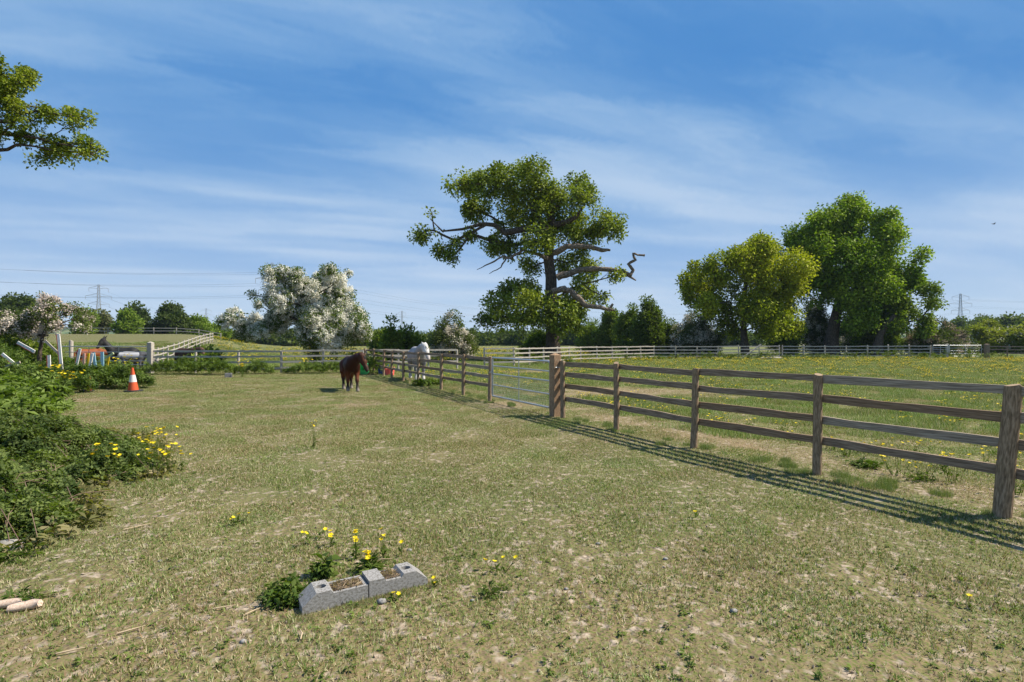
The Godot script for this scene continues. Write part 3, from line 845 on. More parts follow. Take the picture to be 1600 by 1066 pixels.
func sprig(count: int, h: float, ln: float, wd: float) -> ArrayMesh:
	var mb := MB.new()
	mb.col = Color(0.8, 0.6, 0.5)
	mb.tube([Vector3(0, -0.03, 0), Vector3(0.01, h * 0.5, 0.01), Vector3(-0.01, h, 0)], [0.004, 0.003, 0.002], 3, false)
	for i in count:
		var y := h * rng.randf_range(0.12, 1.0)
		var a := rng.randf() * TAU
		var dir := Vector3(cos(a), rng.randf_range(-0.2, 0.6), sin(a)).normalized()
		var nn := (Vector3(0, 1, 0) + rand_ball() * 0.7)
		nn = (nn - dir * nn.dot(dir)).normalized()
		var t := rng.randf_range(0.72, 1.0)
		mb.col = Color(t, t, t)
		mb.leaf(Vector3(0, y, 0) + dir * 0.015, dir, nn, ln * rng.randf_range(0.7, 1.3), wd * rng.randf_range(0.7, 1.2))
	return mb.mesh()


# leaves over a mound given by a height function; several layers deep
func mound(parent: Node, called: String, mesh: Mesh, count: int, x0: float, x1: float, d0: float, d1: float, height: Callable, ca: Color, cb: Color, size: float) -> void:
	var xf := []; var cols := PackedColorArray()
	for i in count:
		var x := rng.randf_range(x0, x1); var d := rng.randf_range(d0, d1)
		var h: float = height.call(x, d)
		if h <= 0.02: continue
		var y := gh(x, -d) + maxf(0.0, h * (1.0 - absf(rng.randfn(0.0, 0.22))) - 0.1 * size)
		var s := size * rng.randf_range(0.65, 1.3)
		xf.append(Transform3D(Basis.from_euler(Vector3(rng.randf_range(-0.8, 0.8), rng.randf() * TAU, rng.randf_range(-0.8, 0.8))).scaled(Vector3(s, s, s)), Vector3(x, y, -d)))
		var g := clampf(0.5 + n_mid.get_noise_2d(x * 6.0, d * 6.0) + rng.randf_range(-0.35, 0.35), 0.0, 1.0)
		cols.append(ca.lerp(cb, g))
	tag(many(parent, called, mesh, M.leaf, xf, cols), "", "", "", "stuff")


func lump(x: float, d: float, list: Array) -> float:      # [[cx, cd, rx, rd, h]]
	var h := 0.0
	for e in list:
		var q := 1.0 - Vector2((x - e[0]) / e[2], (d - e[1]) / e[3]).length_squared()
		if q > 0.0: h = maxf(h, e[4] * sqrt(q))
	return h * (1.0 + n_mid.get_noise_2d(x * 5.0, d * 5.0) * 0.7) + n_mid.get_noise_2d(x * 2.2 + 5.0, d * 2.2) * 0.22 * minf(1.0, h * 3.0)


func buttercup(stems: int, h: float, spread: float, bloom := 0.011) -> Array:      # [green mesh, flower mesh]
	var g := MB.new(); var y := MB.new(); var heads := []
	for s in stems:
		var a := rng.randf() * TAU; var r := rng.randf() * spread
		var hh := h * rng.randf_range(0.65, 1.1)
		var p := Vector3(cos(a) * r * 0.4, 0, sin(a) * r * 0.4); var e := Vector3(cos(a) * r, hh, sin(a) * r)
		g.col = Color(0.1, 0.15, 0.03)
		g.tube([p, p.lerp(e, 0.5) + rand_ball() * 0.015, e], [0.0025, 0.002, 0.0015], 3, false)
		for i in 3:
			var dir := (rand_ball() + Vector3(0, 0.3, 0)).normalized()
			g.leaf(p.lerp(e, rng.randf() * 0.5), dir, dir.cross(rand_ball()).normalized(), 0.05, 0.018)
		var up := (Vector3.UP + rand_ball() * 0.6).normalized()
		var sx := up.cross(Vector3(0.3, 0.1, 0.9)).normalized(); var sy := up.cross(sx)
		var rad := bloom * rng.randf_range(0.8, 1.25)
		heads.append(Transform3D(Basis(sx, up, sy).scaled(Vector3(rad, rad, rad)), e))
		for k in 5:
			var b := TAU * k / 5.0
			y.col = Color(0.78, 0.61, 0.015).lerp(Color(0.86, 0.74, 0.05), rng.randf())
			var o := (sx * cos(b) + sy * sin(b))
			y.leaf(e, (o + up * 0.45).normalized(), (up - o * 0.45).normalized(), rad * 1.5, rad * 1.5)
	return [g.mesh(), y.mesh(), heads]


func buttercup_plant(at: Vector3, stems: int, h: float, spread: float, label: String, group := "", bloom := 0.014) -> void:
	var t := thing("buttercup_plant", at, label, "wildflower", group)
	var m := buttercup(stems, h, spread, bloom)
	part(t, "stems", m[0], M.leaf)
	if bloom > 0.03:
		tag(part(t, "flowers", m[1], M.petal), "", "", "", "stuff")
		return
	if not M.has("blooms"):      # five cupped petals round a centre, in a few tones
		M.blooms = []
		for v in 4:
			var y := MB.new()
			for k in 5:
				var b := TAU * k / 5.0 + v
				y.col = Color(0.78, 0.61, 0.015).lerp(Color(0.86, 0.74, 0.05), rng.randf())
				var o := Vector3(cos(b), 0, sin(b))
				y.leaf(Vector3.ZERO, (o + Vector3(0, 0.45 + v * 0.1, 0)).normalized(), (Vector3.UP - o * 0.45).normalized(), 1.5, 1.5)
			M.blooms.append(y.mesh())
	for head in m[2]:
		part(t, "flower", M.blooms[rng.randi() % 4], M.petal, head)


func build_plants() -> void:
	rng.seed = 404
	var bram := sprig(11, 0.11, 0.062, 0.044)
	var nettle := sprig(18, 0.3, 0.1, 0.045)
	var dock := sprig(9, 0.2, 0.22, 0.085)
	var tuft := sprig(16, 0.1, 0.09, 0.03)
	# bramble bank at the near side
	var bl := [[-7.7, 6.4, 2.7, 2.5, 0.52], [-6.0, 6.6, 1.3, 1.2, 0.38], [-6.7, 4.95, 2.3, 1.15, 0.56], [-5.45, 5.05, 1.15, 0.85, 0.36], [-5.0, 6.3, 0.75, 0.55, 0.26], [-8.9, 8.0, 2.3, 1.6, 0.46], [-7.1, 7.7, 1.4, 1.1, 0.36], [-4.95, 4.5, 1.25, 0.62, 0.34], [-10.5, 6.3, 2.3, 2.6, 0.5]]
	var b := thing("bramble_bush", G(-40, 6.0), "low spreading dark bramble bush on the near paddock edge", "bush")
	b.position = Vector3.ZERO
	var hb := func(x, d): return lump(x, d, bl)
	mound(b, "leaves", bram, 100000, -13.0, -3.8, 3.6, 11.5, hb, Color(0.06, 0.1, 0.03), Color(0.21, 0.27, 0.08), 0.6)
	var el := []
	for e in bl: el.append([e[0], e[1], e[2] * 1.1 + 0.12, e[3] * 1.1 + 0.12, 0.14])
	var he := func(x, d): return lump(x, d, el)
	mound(b, "edge_grass", tuft, 5200, -11.0, -3.6, 3.4, 9.5, he, Color(0.16, 0.17, 0.06), Color(0.4, 0.35, 0.2), 0.75)
	var st := MB.new()
	st.col = Color(0.2, 0.12, 0.08)
	for i in 520:
		var x := rng.randf_range(-9.5, -4.0); var d := rng.randf_range(4.1, 9.5)
		var h: float = lump(x, d, bl)
		if h < 0.1: continue
		var p := Vector3(x, gh(x, -d), -d)
		var away := Vector3(rng.randf_range(-1, 1), 0, rng.randf_range(-1, 1)) * 0.6
		var far_h: float = lump(x + away.x, d - away.z, bl)
		st.col = Color(0.12, 0.065, 0.045).lerp(Color(0.24, 0.17, 0.12), rng.randf())
		st.tube([p, p + away * 0.4 + Vector3(0, h * 0.8, 0), p + away * 0.8 + Vector3(0, minf(h, far_h + 0.1) * 0.88, 0), p + away + Vector3(0, far_h * 0.7, 0)], [0.0035, 0.0035, 0.003, 0.0015], 4, false)
	part(b, "stems", st.mesh(), M.vertex)

	# docks and nettles round the jump boards
	var wl := [[-12.1, 11.6, 2.1, 1.7, 0.5], [-15.2, 13.6, 2.2, 1.7, 0.62], [-17.0, 15.5, 2.4, 2.0, 0.8], [-14.3, 15.2, 1.5, 1.2, 0.5]]
	var t := thing("dock_patch", Vector3.ZERO, "broad-leaved bright green docks beside the brambles", "weeds")
	var hw := func(x, d): return lump(x, d, wl)
	mound(t, "leaves", dock, 4200, -19.5, -9.8, 9.8, 17.5, hw, Color(0.13, 0.2, 0.04), Color(0.25, 0.34, 0.09), 0.9)
	var nl := [[-16.0, 18.3, 2.4, 1.0, 0.6], [-18.6, 18.4, 2.0, 1.6, 1.0], [-14.2, 18.3, 1.5, 0.8, 0.6], [-13.5, 16.75, 0.42, 0.25, 0.4], [-13.1, 18.2, 0.9, 0.55, 0.6], [-20.5, 19.5, 2.2, 2.4, 1.6], [-16.6, 20.4, 2.2, 0.8, 0.75]]
	t = thing("nettle_patch", Vector3.ZERO, "tall dark nettles growing through the heap of painted jump boards", "weeds")
	var hn := func(x, d): return lump(x, d, nl)
	mound(t, "leaves", nettle, 11000, -22.0, -12.2, 16.5, 21.5, hn, Color(0.07, 0.125, 0.03), Color(0.19, 0.27, 0.06), 0.75)
	# weeds along the foot of the back fence
	var fl := [[-15.4, 25.6, 2.6, 0.7, 0.62], [-12.4, 25.9, 0.9, 0.5, 0.55], [-9.6, 26.2, 1.6, 0.6, 0.5], [-7.3, 26.6, 1.3, 0.8, 0.7], [-13.6, 24.9, 0.5, 0.4, 0.7], [-6.4, 25.4, 0.7, 0.5, 0.75]]
	t = thing("fence_weeds", Vector3.ZERO, "green nettles and weeds along the foot of the back fence", "weeds", "", "stuff")
	var hf := func(x, d): return lump(x, d, fl)
	mound(t, "leaves", nettle, 5200, -18.2, -5.4, 24.2, 27.4, hf, Color(0.09, 0.15, 0.03), Color(0.21, 0.29, 0.06), 0.75)
	var rl := [[1.5, 39.0, 3.0, 2.0, 0.5], [9.0, 44.5, 4.0, 1.2, 0.5], [20.0, 46.2, 8.0, 0.8, 0.5], [32.0, 46.8, 6.0, 0.8, 0.6], [40.0, 47.6, 5.0, 0.8, 0.5]]
	t = thing("fence_grass", Vector3.ZERO, "rank green grass and weeds along the far rail fence", "weeds", "", "stuff")
	var hr := func(x, d): return lump(x, d, rl)
	mound(t, "leaves", nettle, 5000, -2.0, 46.0, 36.0, 49.0, hr, Color(0.08, 0.125, 0.02), Color(0.17, 0.22, 0.05), 1.2)

	# single plants near by
	for e in [[455, 3.35, 0.085, 0.15, "nettle_plant", "leafy nettle sprawling against the sloped end of the concrete block", 60], [500, 3.65, 0.12, 0.07, "nettle_plant", "upright nettle shoot rising behind the concrete block", 14], [577, 3.72, 0.09, 0.06, "leafy_weed", "small leafy weed behind the middle of the concrete block", 9], [1355, 6.75, 0.1, 0.16, "leafy_weed", "rounded green weed clump beneath the bottom rail", 22], [1432, 6.1, 0.06, 0.2, "leafy_weed", "low grassy weed near the stoutest fence post", 14], [668, 19.4, 0.3, 0.5, "leafy_weed", "green weed clump at the post under the grey horse", 60], [768, 3.4, 0.05, 0.08, "leafy_weed", "flat little weed in the open turf past the concrete block", 8], [15, 4.0, 0.1, 0.2, "leafy_weed", "weed clump beside the grey stone under the brambles", 16], [25, 3.25, 0.06, 0.12, "leafy_weed", "green weed behind the broken pieces of wood", 14], [720, 3.95, 0.04, 0.1, "leafy_weed", "tiny green tuft in the turf beside the buttercups", 6]]:
		var p := G(e[0], e[1])
		t = thing(e[4], p, e[5], "weed")
		var xf := []; var cc := PackedColorArray()
		for i in e[6]:
			var a := rng.randf() * TAU; var r: float = sqrt(rng.randf()) * e[3]
			var s: float = e[2] / 0.1 * rng.randf_range(0.5, 1.1) * (1.2 - r / maxf(e[3], 0.01) * 0.5)
			s = minf(s, 1.6)
			xf.append(Transform3D(Basis.from_euler(Vector3(rng.randf_range(-0.5, 0.5), rng.randf() * TAU, rng.randf_range(-0.5, 0.5))).scaled(Vector3(s, s, s)), Vector3(cos(a) * r, 0.0, sin(a) * r)))
			cc.append(Color(0.06, 0.11, 0.02).lerp(Color(0.15, 0.21, 0.045), rng.randf()))
		tag(many(t, "leaves", bram if e[4] == "nettle_plant" else tuft, M.leaf, xf, cc), "", "", "", "stuff")

	# buttercups one can pick out
	for e in [[575, 3.72, 7, 0.13, 0.06, "buttercup with several blooms just behind the concrete block"], [556, 3.95, 6, 0.2, 0.05, "tall tight buttercup bunch behind the concrete block"], [600, 3.95, 4, 0.2, 0.03, "thin buttercup with stacked blooms behind the block's far end"], [517, 4.2, 3, 0.13, 0.09, "loose low buttercup in open turf behind the nettle"], [489, 4.3, 3, 0.11, 0.13, "scattered low buttercup toward the bramble side of the block"], [627, 4.0, 1, 0.12, 0.01, "single buttercup bloom past the end of the block"], [678, 3.5, 2, 0.05, 0.04, "pair of buttercup blooms close to the ground by the block's sloped end"], [615, 3.3, 2, 0.05, 0.03, "two small buttercup blooms in front of the concrete block"], [366, 4.7, 4, 0.1, 0.16, "low buttercups in turf between bramble and block"], [780, 3.7, 4, 0.1, 0.12, "sparse yellow buttercups in the middle of the turf"], [1087, 4.8, 1, 0.05, 0.01, "lone buttercup bloom in bare turf before the fence"], [1515, 3.2, 1, 0.07, 0.01, "lone buttercup bloom near the fence shadow's end"], [490, 8.0, 5, 0.42, 0.06, "tall lone buttercup plant standing in the middle of the paddock"]]:
		buttercup_plant(G(e[0], e[1]), e[2], e[3], e[4], e[5])
	for e in [[232, 6.5, 14, 0.5, 0.22], [245, 6.75, 16, 0.45, 0.25], [262, 6.5, 9, 0.32, 0.2], [240, 6.3, 8, 0.3, 0.18], [180, 6.05, 7, 0.42, 0.16], [148, 6.0, 5, 0.4, 0.14], [284, 6.55, 4, 0.28, 0.12]]:
		buttercup_plant(G(e[0], e[1]), e[2], e[3], e[4], "buttercup in full yellow bloom at the tip of the bramble bush", "buttercups at the bramble's tip", 0.017)
	for e in [[1405, 6.3, 9, 0.22, 0.2], [1440, 6.1, 8, 0.22, 0.18], [1490, 6.0, 9, 0.3, 0.16], [1350, 7.6, 12, 0.15, 0.35], [1325, 7.4, 8, 0.15, 0.25], [1586, 5.5, 7, 0.28, 0.16], [1470, 6.6, 8, 0.2, 0.2], [1300, 7.8, 7, 0.18, 0.25], [1545, 6.6, 10, 0.2, 0.4], [1420, 7.5, 10, 0.2, 0.4], [1580, 7.2, 10, 0.2, 0.4], [1230, 9.5, 8, 0.2, 0.4], [1040, 11.5, 8, 0.2, 0.3], [1130, 9.8, 6, 0.18, 0.3]]:
		buttercup_plant(G(e[0], e[1]), e[2], e[3], e[4], "yellow buttercup growing behind the near stretch of rail fence", "buttercups behind the near rail fence")
	for e in [[92, 17.4, 22, 0.75, 0.5, "tall yellow buttercups in front of the white jump posts"], [107, 17.0, 22, 0.6, 0.5, "yellow buttercups between the white posts and the dull orange cone"], [180, 20.5, 18, 0.95, 0.6, "yellow flowers in front of the metal gate by the standing cone"], [202, 21.5, 12, 1.0, 0.6, "tall yellow flowers above the standing cone at the gate"], [380, 23.5, 22, 0.72, 0.3, "clump of yellow flowers by the pale block along the back fence"], [478, 26.4, 12, 0.7, 0.3, "yellow flowers in the weeds at the foot of the back fence"], [672, 19.0, 5, 0.6, 0.15, "thin yellow flower beside the fence post under the grey horse"]]:
		buttercup_plant(G(e[0], e[1]), e[2], e[3], e[4], e[5], "", 0.035)

	# buttercups of the meadows, past counting
	var fm := []
	for i in 3: fm.append(buttercup(5, 0.17, 0.22, 0.016))
	var root := thing("meadow_flowers", Vector3.ZERO, "yellow buttercups scattered through the grass of the meadows", "wildflowers", "", "stuff")
	for k in 3:
		var xf := []; var cc := PackedColorArray()
		for i in 2000:
			var d := 5.5 + 41.0 * sqrt(rng.randf())
			var x := rng.randf_range(-0.55, 1.1) * d
			if right_of_fence(x, -d) < 1.2: continue
			var w := n_mid.get_noise_2d(x * 1.1 + 7.0, d * 1.1)
			if w < -0.05 + rng.randf_range(-0.25, 0.3) or dirt_at(x, -d) > 0.45: continue
			if d > 28.0 and x < d * 0.12: continue
			var s := rng.randf_range(0.7, 1.1) * (1.0 + maxf(0.0, d - 20.0) * 0.02)
			xf.append(Transform3D(Basis(Vector3.UP, rng.randf() * TAU).scaled(Vector3(s, s, s)), Vector3(x, gh(x, -d), -d)))
			cc.append(Color(1, 1, 1))
		for i in 650:      # the meadow behind the white hawthorn
			var d := 38.0 + 60.0 * rng.randf()
			var x := rng.randf_range(-0.56, 0.14) * d
			if absf(n_mid.get_noise_2d(x * 0.2, d * 0.8)) > 0.2 and rng.randf() < 0.75: continue
			var s := 1.5 + d * 0.012
			xf.append(Transform3D(Basis(Vector3.UP, rng.randf() * TAU).scaled(Vector3(s, s, s)), Vector3(x, gh(x, -d), -d)))
			cc.append(Color(1, 1, 1))
		many(root, "stems", fm[k][0], M.leaf, xf, cc)
		many(root, "blooms", fm[k][1], M.petal, xf, cc)
	stage("plants")


# ---------------------------------------------------------------- fences and gates

func board(ln: float, h: float, t: float, seed_: int, wane := 0.012) -> ArrayMesh:      # sawn rail along +X, slightly uneven
	var r := RandomNumberGenerator.new(); r.seed = seed_ + 77
	var mb := MB.new()
	var segs := 5
	var prof := []
	for i in segs + 1:
		prof.append([-h / 2 + r.randf_range(-wane, wane) * 0.5, h / 2 + r.randf_range(-wane, wane), r.randf_range(-0.004, 0.004)])
	var off := r.randf() * 5.0; var offv := r.randf() * 3.0
	for f in 4:
		for i in segs:
			var ids := []
			for e in [i, i + 1]:
				var x: float = ln * e / segs
				var lo: float = prof[e][0]; var hi: float = prof[e][1]; var z: float = prof[e][2]
				var a := Vector3(x, lo, z + t / 2); var b := Vector3(x, hi, z + t / 2); var c := Vector3(x, hi, z - t / 2); var d := Vector3(x, lo, z - t / 2)
				var pair: Array = [[a, b], [b, c], [c, d], [d, a]][f]
				var nn: Vector3 = [Vector3(0, 0, 1), Vector3.UP, Vector3(0, 0, -1), Vector3.DOWN][f]
				ids.append(mb.vert(pair[0], nn, Vector2(x + off, offv + f * 0.11)))
				ids.append(mb.vert(pair[1], nn, Vector2(x + off, offv + f * 0.11 + pair[0].distance_to(pair[1]))))
			mb.quad(ids[0], ids[1], ids[3], ids[2])
	for e in [0, segs]:
		var x: float = ln * e / segs
		mb.face([Vector3(x, prof[e][0], t / 2 + prof[e][2]), Vector3(x, prof[e][1], t / 2 + prof[e][2]), Vector3(x, prof[e][1], -t / 2 + prof[e][2]), Vector3(x, prof[e][0], -t / 2 + prof[e][2])], Vector3(-1 if e == 0 else 1, 0, 0))
	return mb.mesh()


func round_post(h: float, r: float, seed_: int, sides := 10) -> ArrayMesh:
	var g := RandomNumberGenerator.new(); g.seed = seed_ + 5
	var mb := MB.new()
	var pts := []; var rr := []
	for i in 6:
		var y := [-0.1, 0.0, h * 0.35, h * 0.7, h - 0.012, h][i] as float
		pts.append(Vector3(g.randf_range(-1, 1) * r * 0.08, y, g.randf_range(-1, 1) * r * 0.08))
		rr.append(r * g.randf_range(0.93, 1.05) * (0.84 if i == 5 else 1.0))
	mb.tube(pts, rr, sides, true, 0.05)
	return mb.mesh()


func along(dir: Vector3, at: Vector3, sx := 1.0) -> Transform3D:
	var x := dir.normalized()
	var z := x.cross(Vector3.UP).normalized()
	var y := z.cross(x)
	return Transform3D(Basis(x * sx, y, z), at)


var rail_set := {}
func rails_of(h: float) -> Array:
	if not rail_set.has(h):
		rail_set[h] = []
		for i in 8:
			rail_set[h].append(board(1.0, h, 0.038, i * 13 + int(h * 1000)))
	return rail_set[h]


# posts at the points given, rails between neighbours; side: which side of the posts the rails are nailed to
func fence(called: String, label: String, group: String, pts: Array, heights: Array, post_h: float, post_r: float, rail_h: float, side: float, post_m: Material, rail_m: Material, o := {}) -> Node3D:
	var base: Vector3 = pts[0]
	var t := thing(called, base, label, "fence", group)
	var posts := []
	for i in 4:
		posts.append(round_post(post_h, post_r, i + int(post_r * 1000), o.get("sides", 10)))
	var rl := rails_of(rail_h)
	var stout: Dictionary = o.get("stout", {})
	for i in pts.size():
		var p: Vector3 = pts[i]
		if o.get("skip", []).has(i): continue
		var b := Basis.from_euler(Vector3(rng.randf_range(-0.02, 0.02), rng.randf() * TAU, rng.randf_range(-0.02, 0.02)))
		var lean: float = o.get("lean", 0.0)
		b = Basis(Vector3(0, 0, 1), -lean * clampf(p.x / maxf(-p.z, 1.0), -1.0, 1.0)) * b
		if stout.has(i):
			b = b.scaled(Vector3(stout[i], 1.0, stout[i]))
		else:
			b = b.scaled(Vector3(1, rng.randf_range(0.97, 1.03), 1))
		part(t, "post", posts[i % 4], post_m, Transform3D(b, p - base))
	for i in pts.size() - 1:
		if o.get("gap", []).has(i): continue
		var a: Vector3 = pts[i]; var e: Vector3 = pts[i + 1]
		var dir := e - a
		var side_v := dir.cross(Vector3.UP).normalized() * side * (post_r + 0.021)
		for h in heights:
			var ja := rng.randf_range(-0.015, 0.015); var jb := rng.randf_range(-0.015, 0.015)
			var aa := a + Vector3(0, h + ja, 0) + side_v; var ee := e + Vector3(0, h + jb, 0) + side_v
			part(t, "rail", rl[rng.randi() % rl.size()], rail_m if rail_m != M.rail else [M.rail, M.rail, M.rail_pale, M.rail_red][rng.randi() % 4], along(ee - aa, aa - base, (ee - aa).length() * 0.996))
	return t


func on_fence(s: float) -> Vector3:
	var p := FENCE_A + FENCE_DIR * s
	return Vector3(p.x, gh(p.x, p.z), p.z)


func spaced(list: Array, step: float) -> Array:      # points on the ground along a polyline
	var out := []
	for i in list.size() - 1:
		var a: Vector3 = list[i]; var b: Vector3 = list[i + 1]
		var n := maxi(1, roundi(a.distance_to(b) / step))
		for k in n:
			var p := a.lerp(b, float(k) / n)
			out.append(Vector3(p.x, gh(p.x, p.z), p.z))
	var l: Vector3 = list[-1]
	out.append(Vector3(l.x, gh(l.x, l.z), l.z))
	return out


func metal_gate(called: String, label: String, a: Vector3, b: Vector3, bars: Array, uprights: Array, netting: bool, mesh_top := 0.0) -> Node3D:
	var t := thing(called, a, label, "gate")
	var ln := Vector2(b.x - a.x, b.z - a.z).length()
	t.rotation.y = atan2(-(b.z - a.z), b.x - a.x)
	var lo: float = bars[-1]; var hi: float = bars[0]
	var mb := MB.new()
	var r := 0.023
	mb.tube([Vector3(0.06, lo, 0), Vector3(0.02, lo + 0.04, 0), Vector3(0.02, hi - 0.04, 0), Vector3(0.06, hi, 0), Vector3(ln - 0.06, hi, 0), Vector3(ln - 0.02, hi - 0.04, 0), Vector3(ln - 0.02, lo + 0.04, 0), Vector3(ln - 0.06, lo, 0), Vector3(0.06, lo, 0)], taper(9, r, r), 8, false)
	part(t, "frame", mb.mesh(), M.galv)
	for h in bars.slice(1, -1):
		mb = MB.new()
		mb.tube([Vector3(0.02, h, 0), Vector3(ln - 0.02, h, 0)], [0.017, 0.017], 8)
		part(t, "bar", mb.mesh(), M.galv)
	for u in uprights:
		mb = MB.new()
		mb.box(Vector3(ln * u, (lo + hi) / 2, 0.02), Vector3(0.03, hi - lo, 0.008))
		part(t, "upright", mb.mesh(), M.galv)
	if netting:
		mb = MB.new()
		var x := 0.07
		while x < ln - 0.05:
			mb.tube([Vector3(x, lo, 0.024), Vector3(x, mesh_top, 0.024)], [0.0018, 0.0018], 3, false)
			x += 0.05
		var y := lo + 0.05
		while y < mesh_top:
			mb.tube([Vector3(0.03, y, 0.026), Vector3(ln - 0.03, y, 0.026)], [0.0018, 0.0018], 3, false)
			y += 0.05
		tag(part(t, "wire_netting", mb.mesh(), M.galv), "", "", "", "stuff")
		mb = MB.new()
		mb.box(Vector3(0.075, (lo + hi) / 2, 0.012), Vector3(0.06, hi - lo - 0.05, 0.006))
		part(t, "latch_plate", mb.mesh(), M.galv)
		mb = MB.new()
		mb.box(Vector3(0.0, 0.78, 0.03), Vector3(0.16, 0.03, 0.02)); mb.box(Vector3(0.05, 0.78, 0.03), Vector3(0.03, 0.12, 0.025))
		part(t, "latch", mb.mesh(), M.galv)
		for h in [0.28, 1.08]:
			mb = MB.new()
			mb.tube([Vector3(ln - 0.03, h, 0), Vector3(ln + 0.06, h, 0)], [0.012, 0.012], 6)
			mb.tube([Vector3(ln + 0.03, h - 0.05, 0), Vector3(ln + 0.03, h + 0.05, 0)], [0.018, 0.018], 6)
			part(t, "hinge", mb.mesh(), M.galv)
	return t


func square_post(h: float, w: float) -> ArrayMesh:      # chamfered corners and a shallow pyramid on top
	var mb := MB.new()
	var c := 0.018
	var q := w / 2
	var prof := [Vector2(q, -q + c), Vector2(q, q - c), Vector2(q - c, q), Vector2(-q + c, q), Vector2(-q, q - c), Vector2(-q, -q + c), Vector2(-q + c, -q), Vector2(q - c, -q)]
	for i in 8:
		var a: Vector2 = prof[i]; var b: Vector2 = prof[(i + 1) % 8]
		var nn := Vector3(b.y - a.y, 0, a.x - b.x).normalized()
		var first := mb.v.size()
		for e in [[a, -0.1], [b, -0.1], [b, h - 0.05], [a, h - 0.05]]:
			mb.vert(Vector3(e[0].x, e[1], e[0].y), nn, Vector2(e[0].x + e[0].y, e[1]))
		mb.quad(first, first + 1, first + 2, first + 3)
		var tip := Vector3(0, h, 0)
		mb.face([Vector3(a.x, h - 0.05, a.y), Vector3(b.x, h - 0.05, b.y), tip], (nn * 0.35 + Vector3.UP).normalized())
	return mb.mesh()


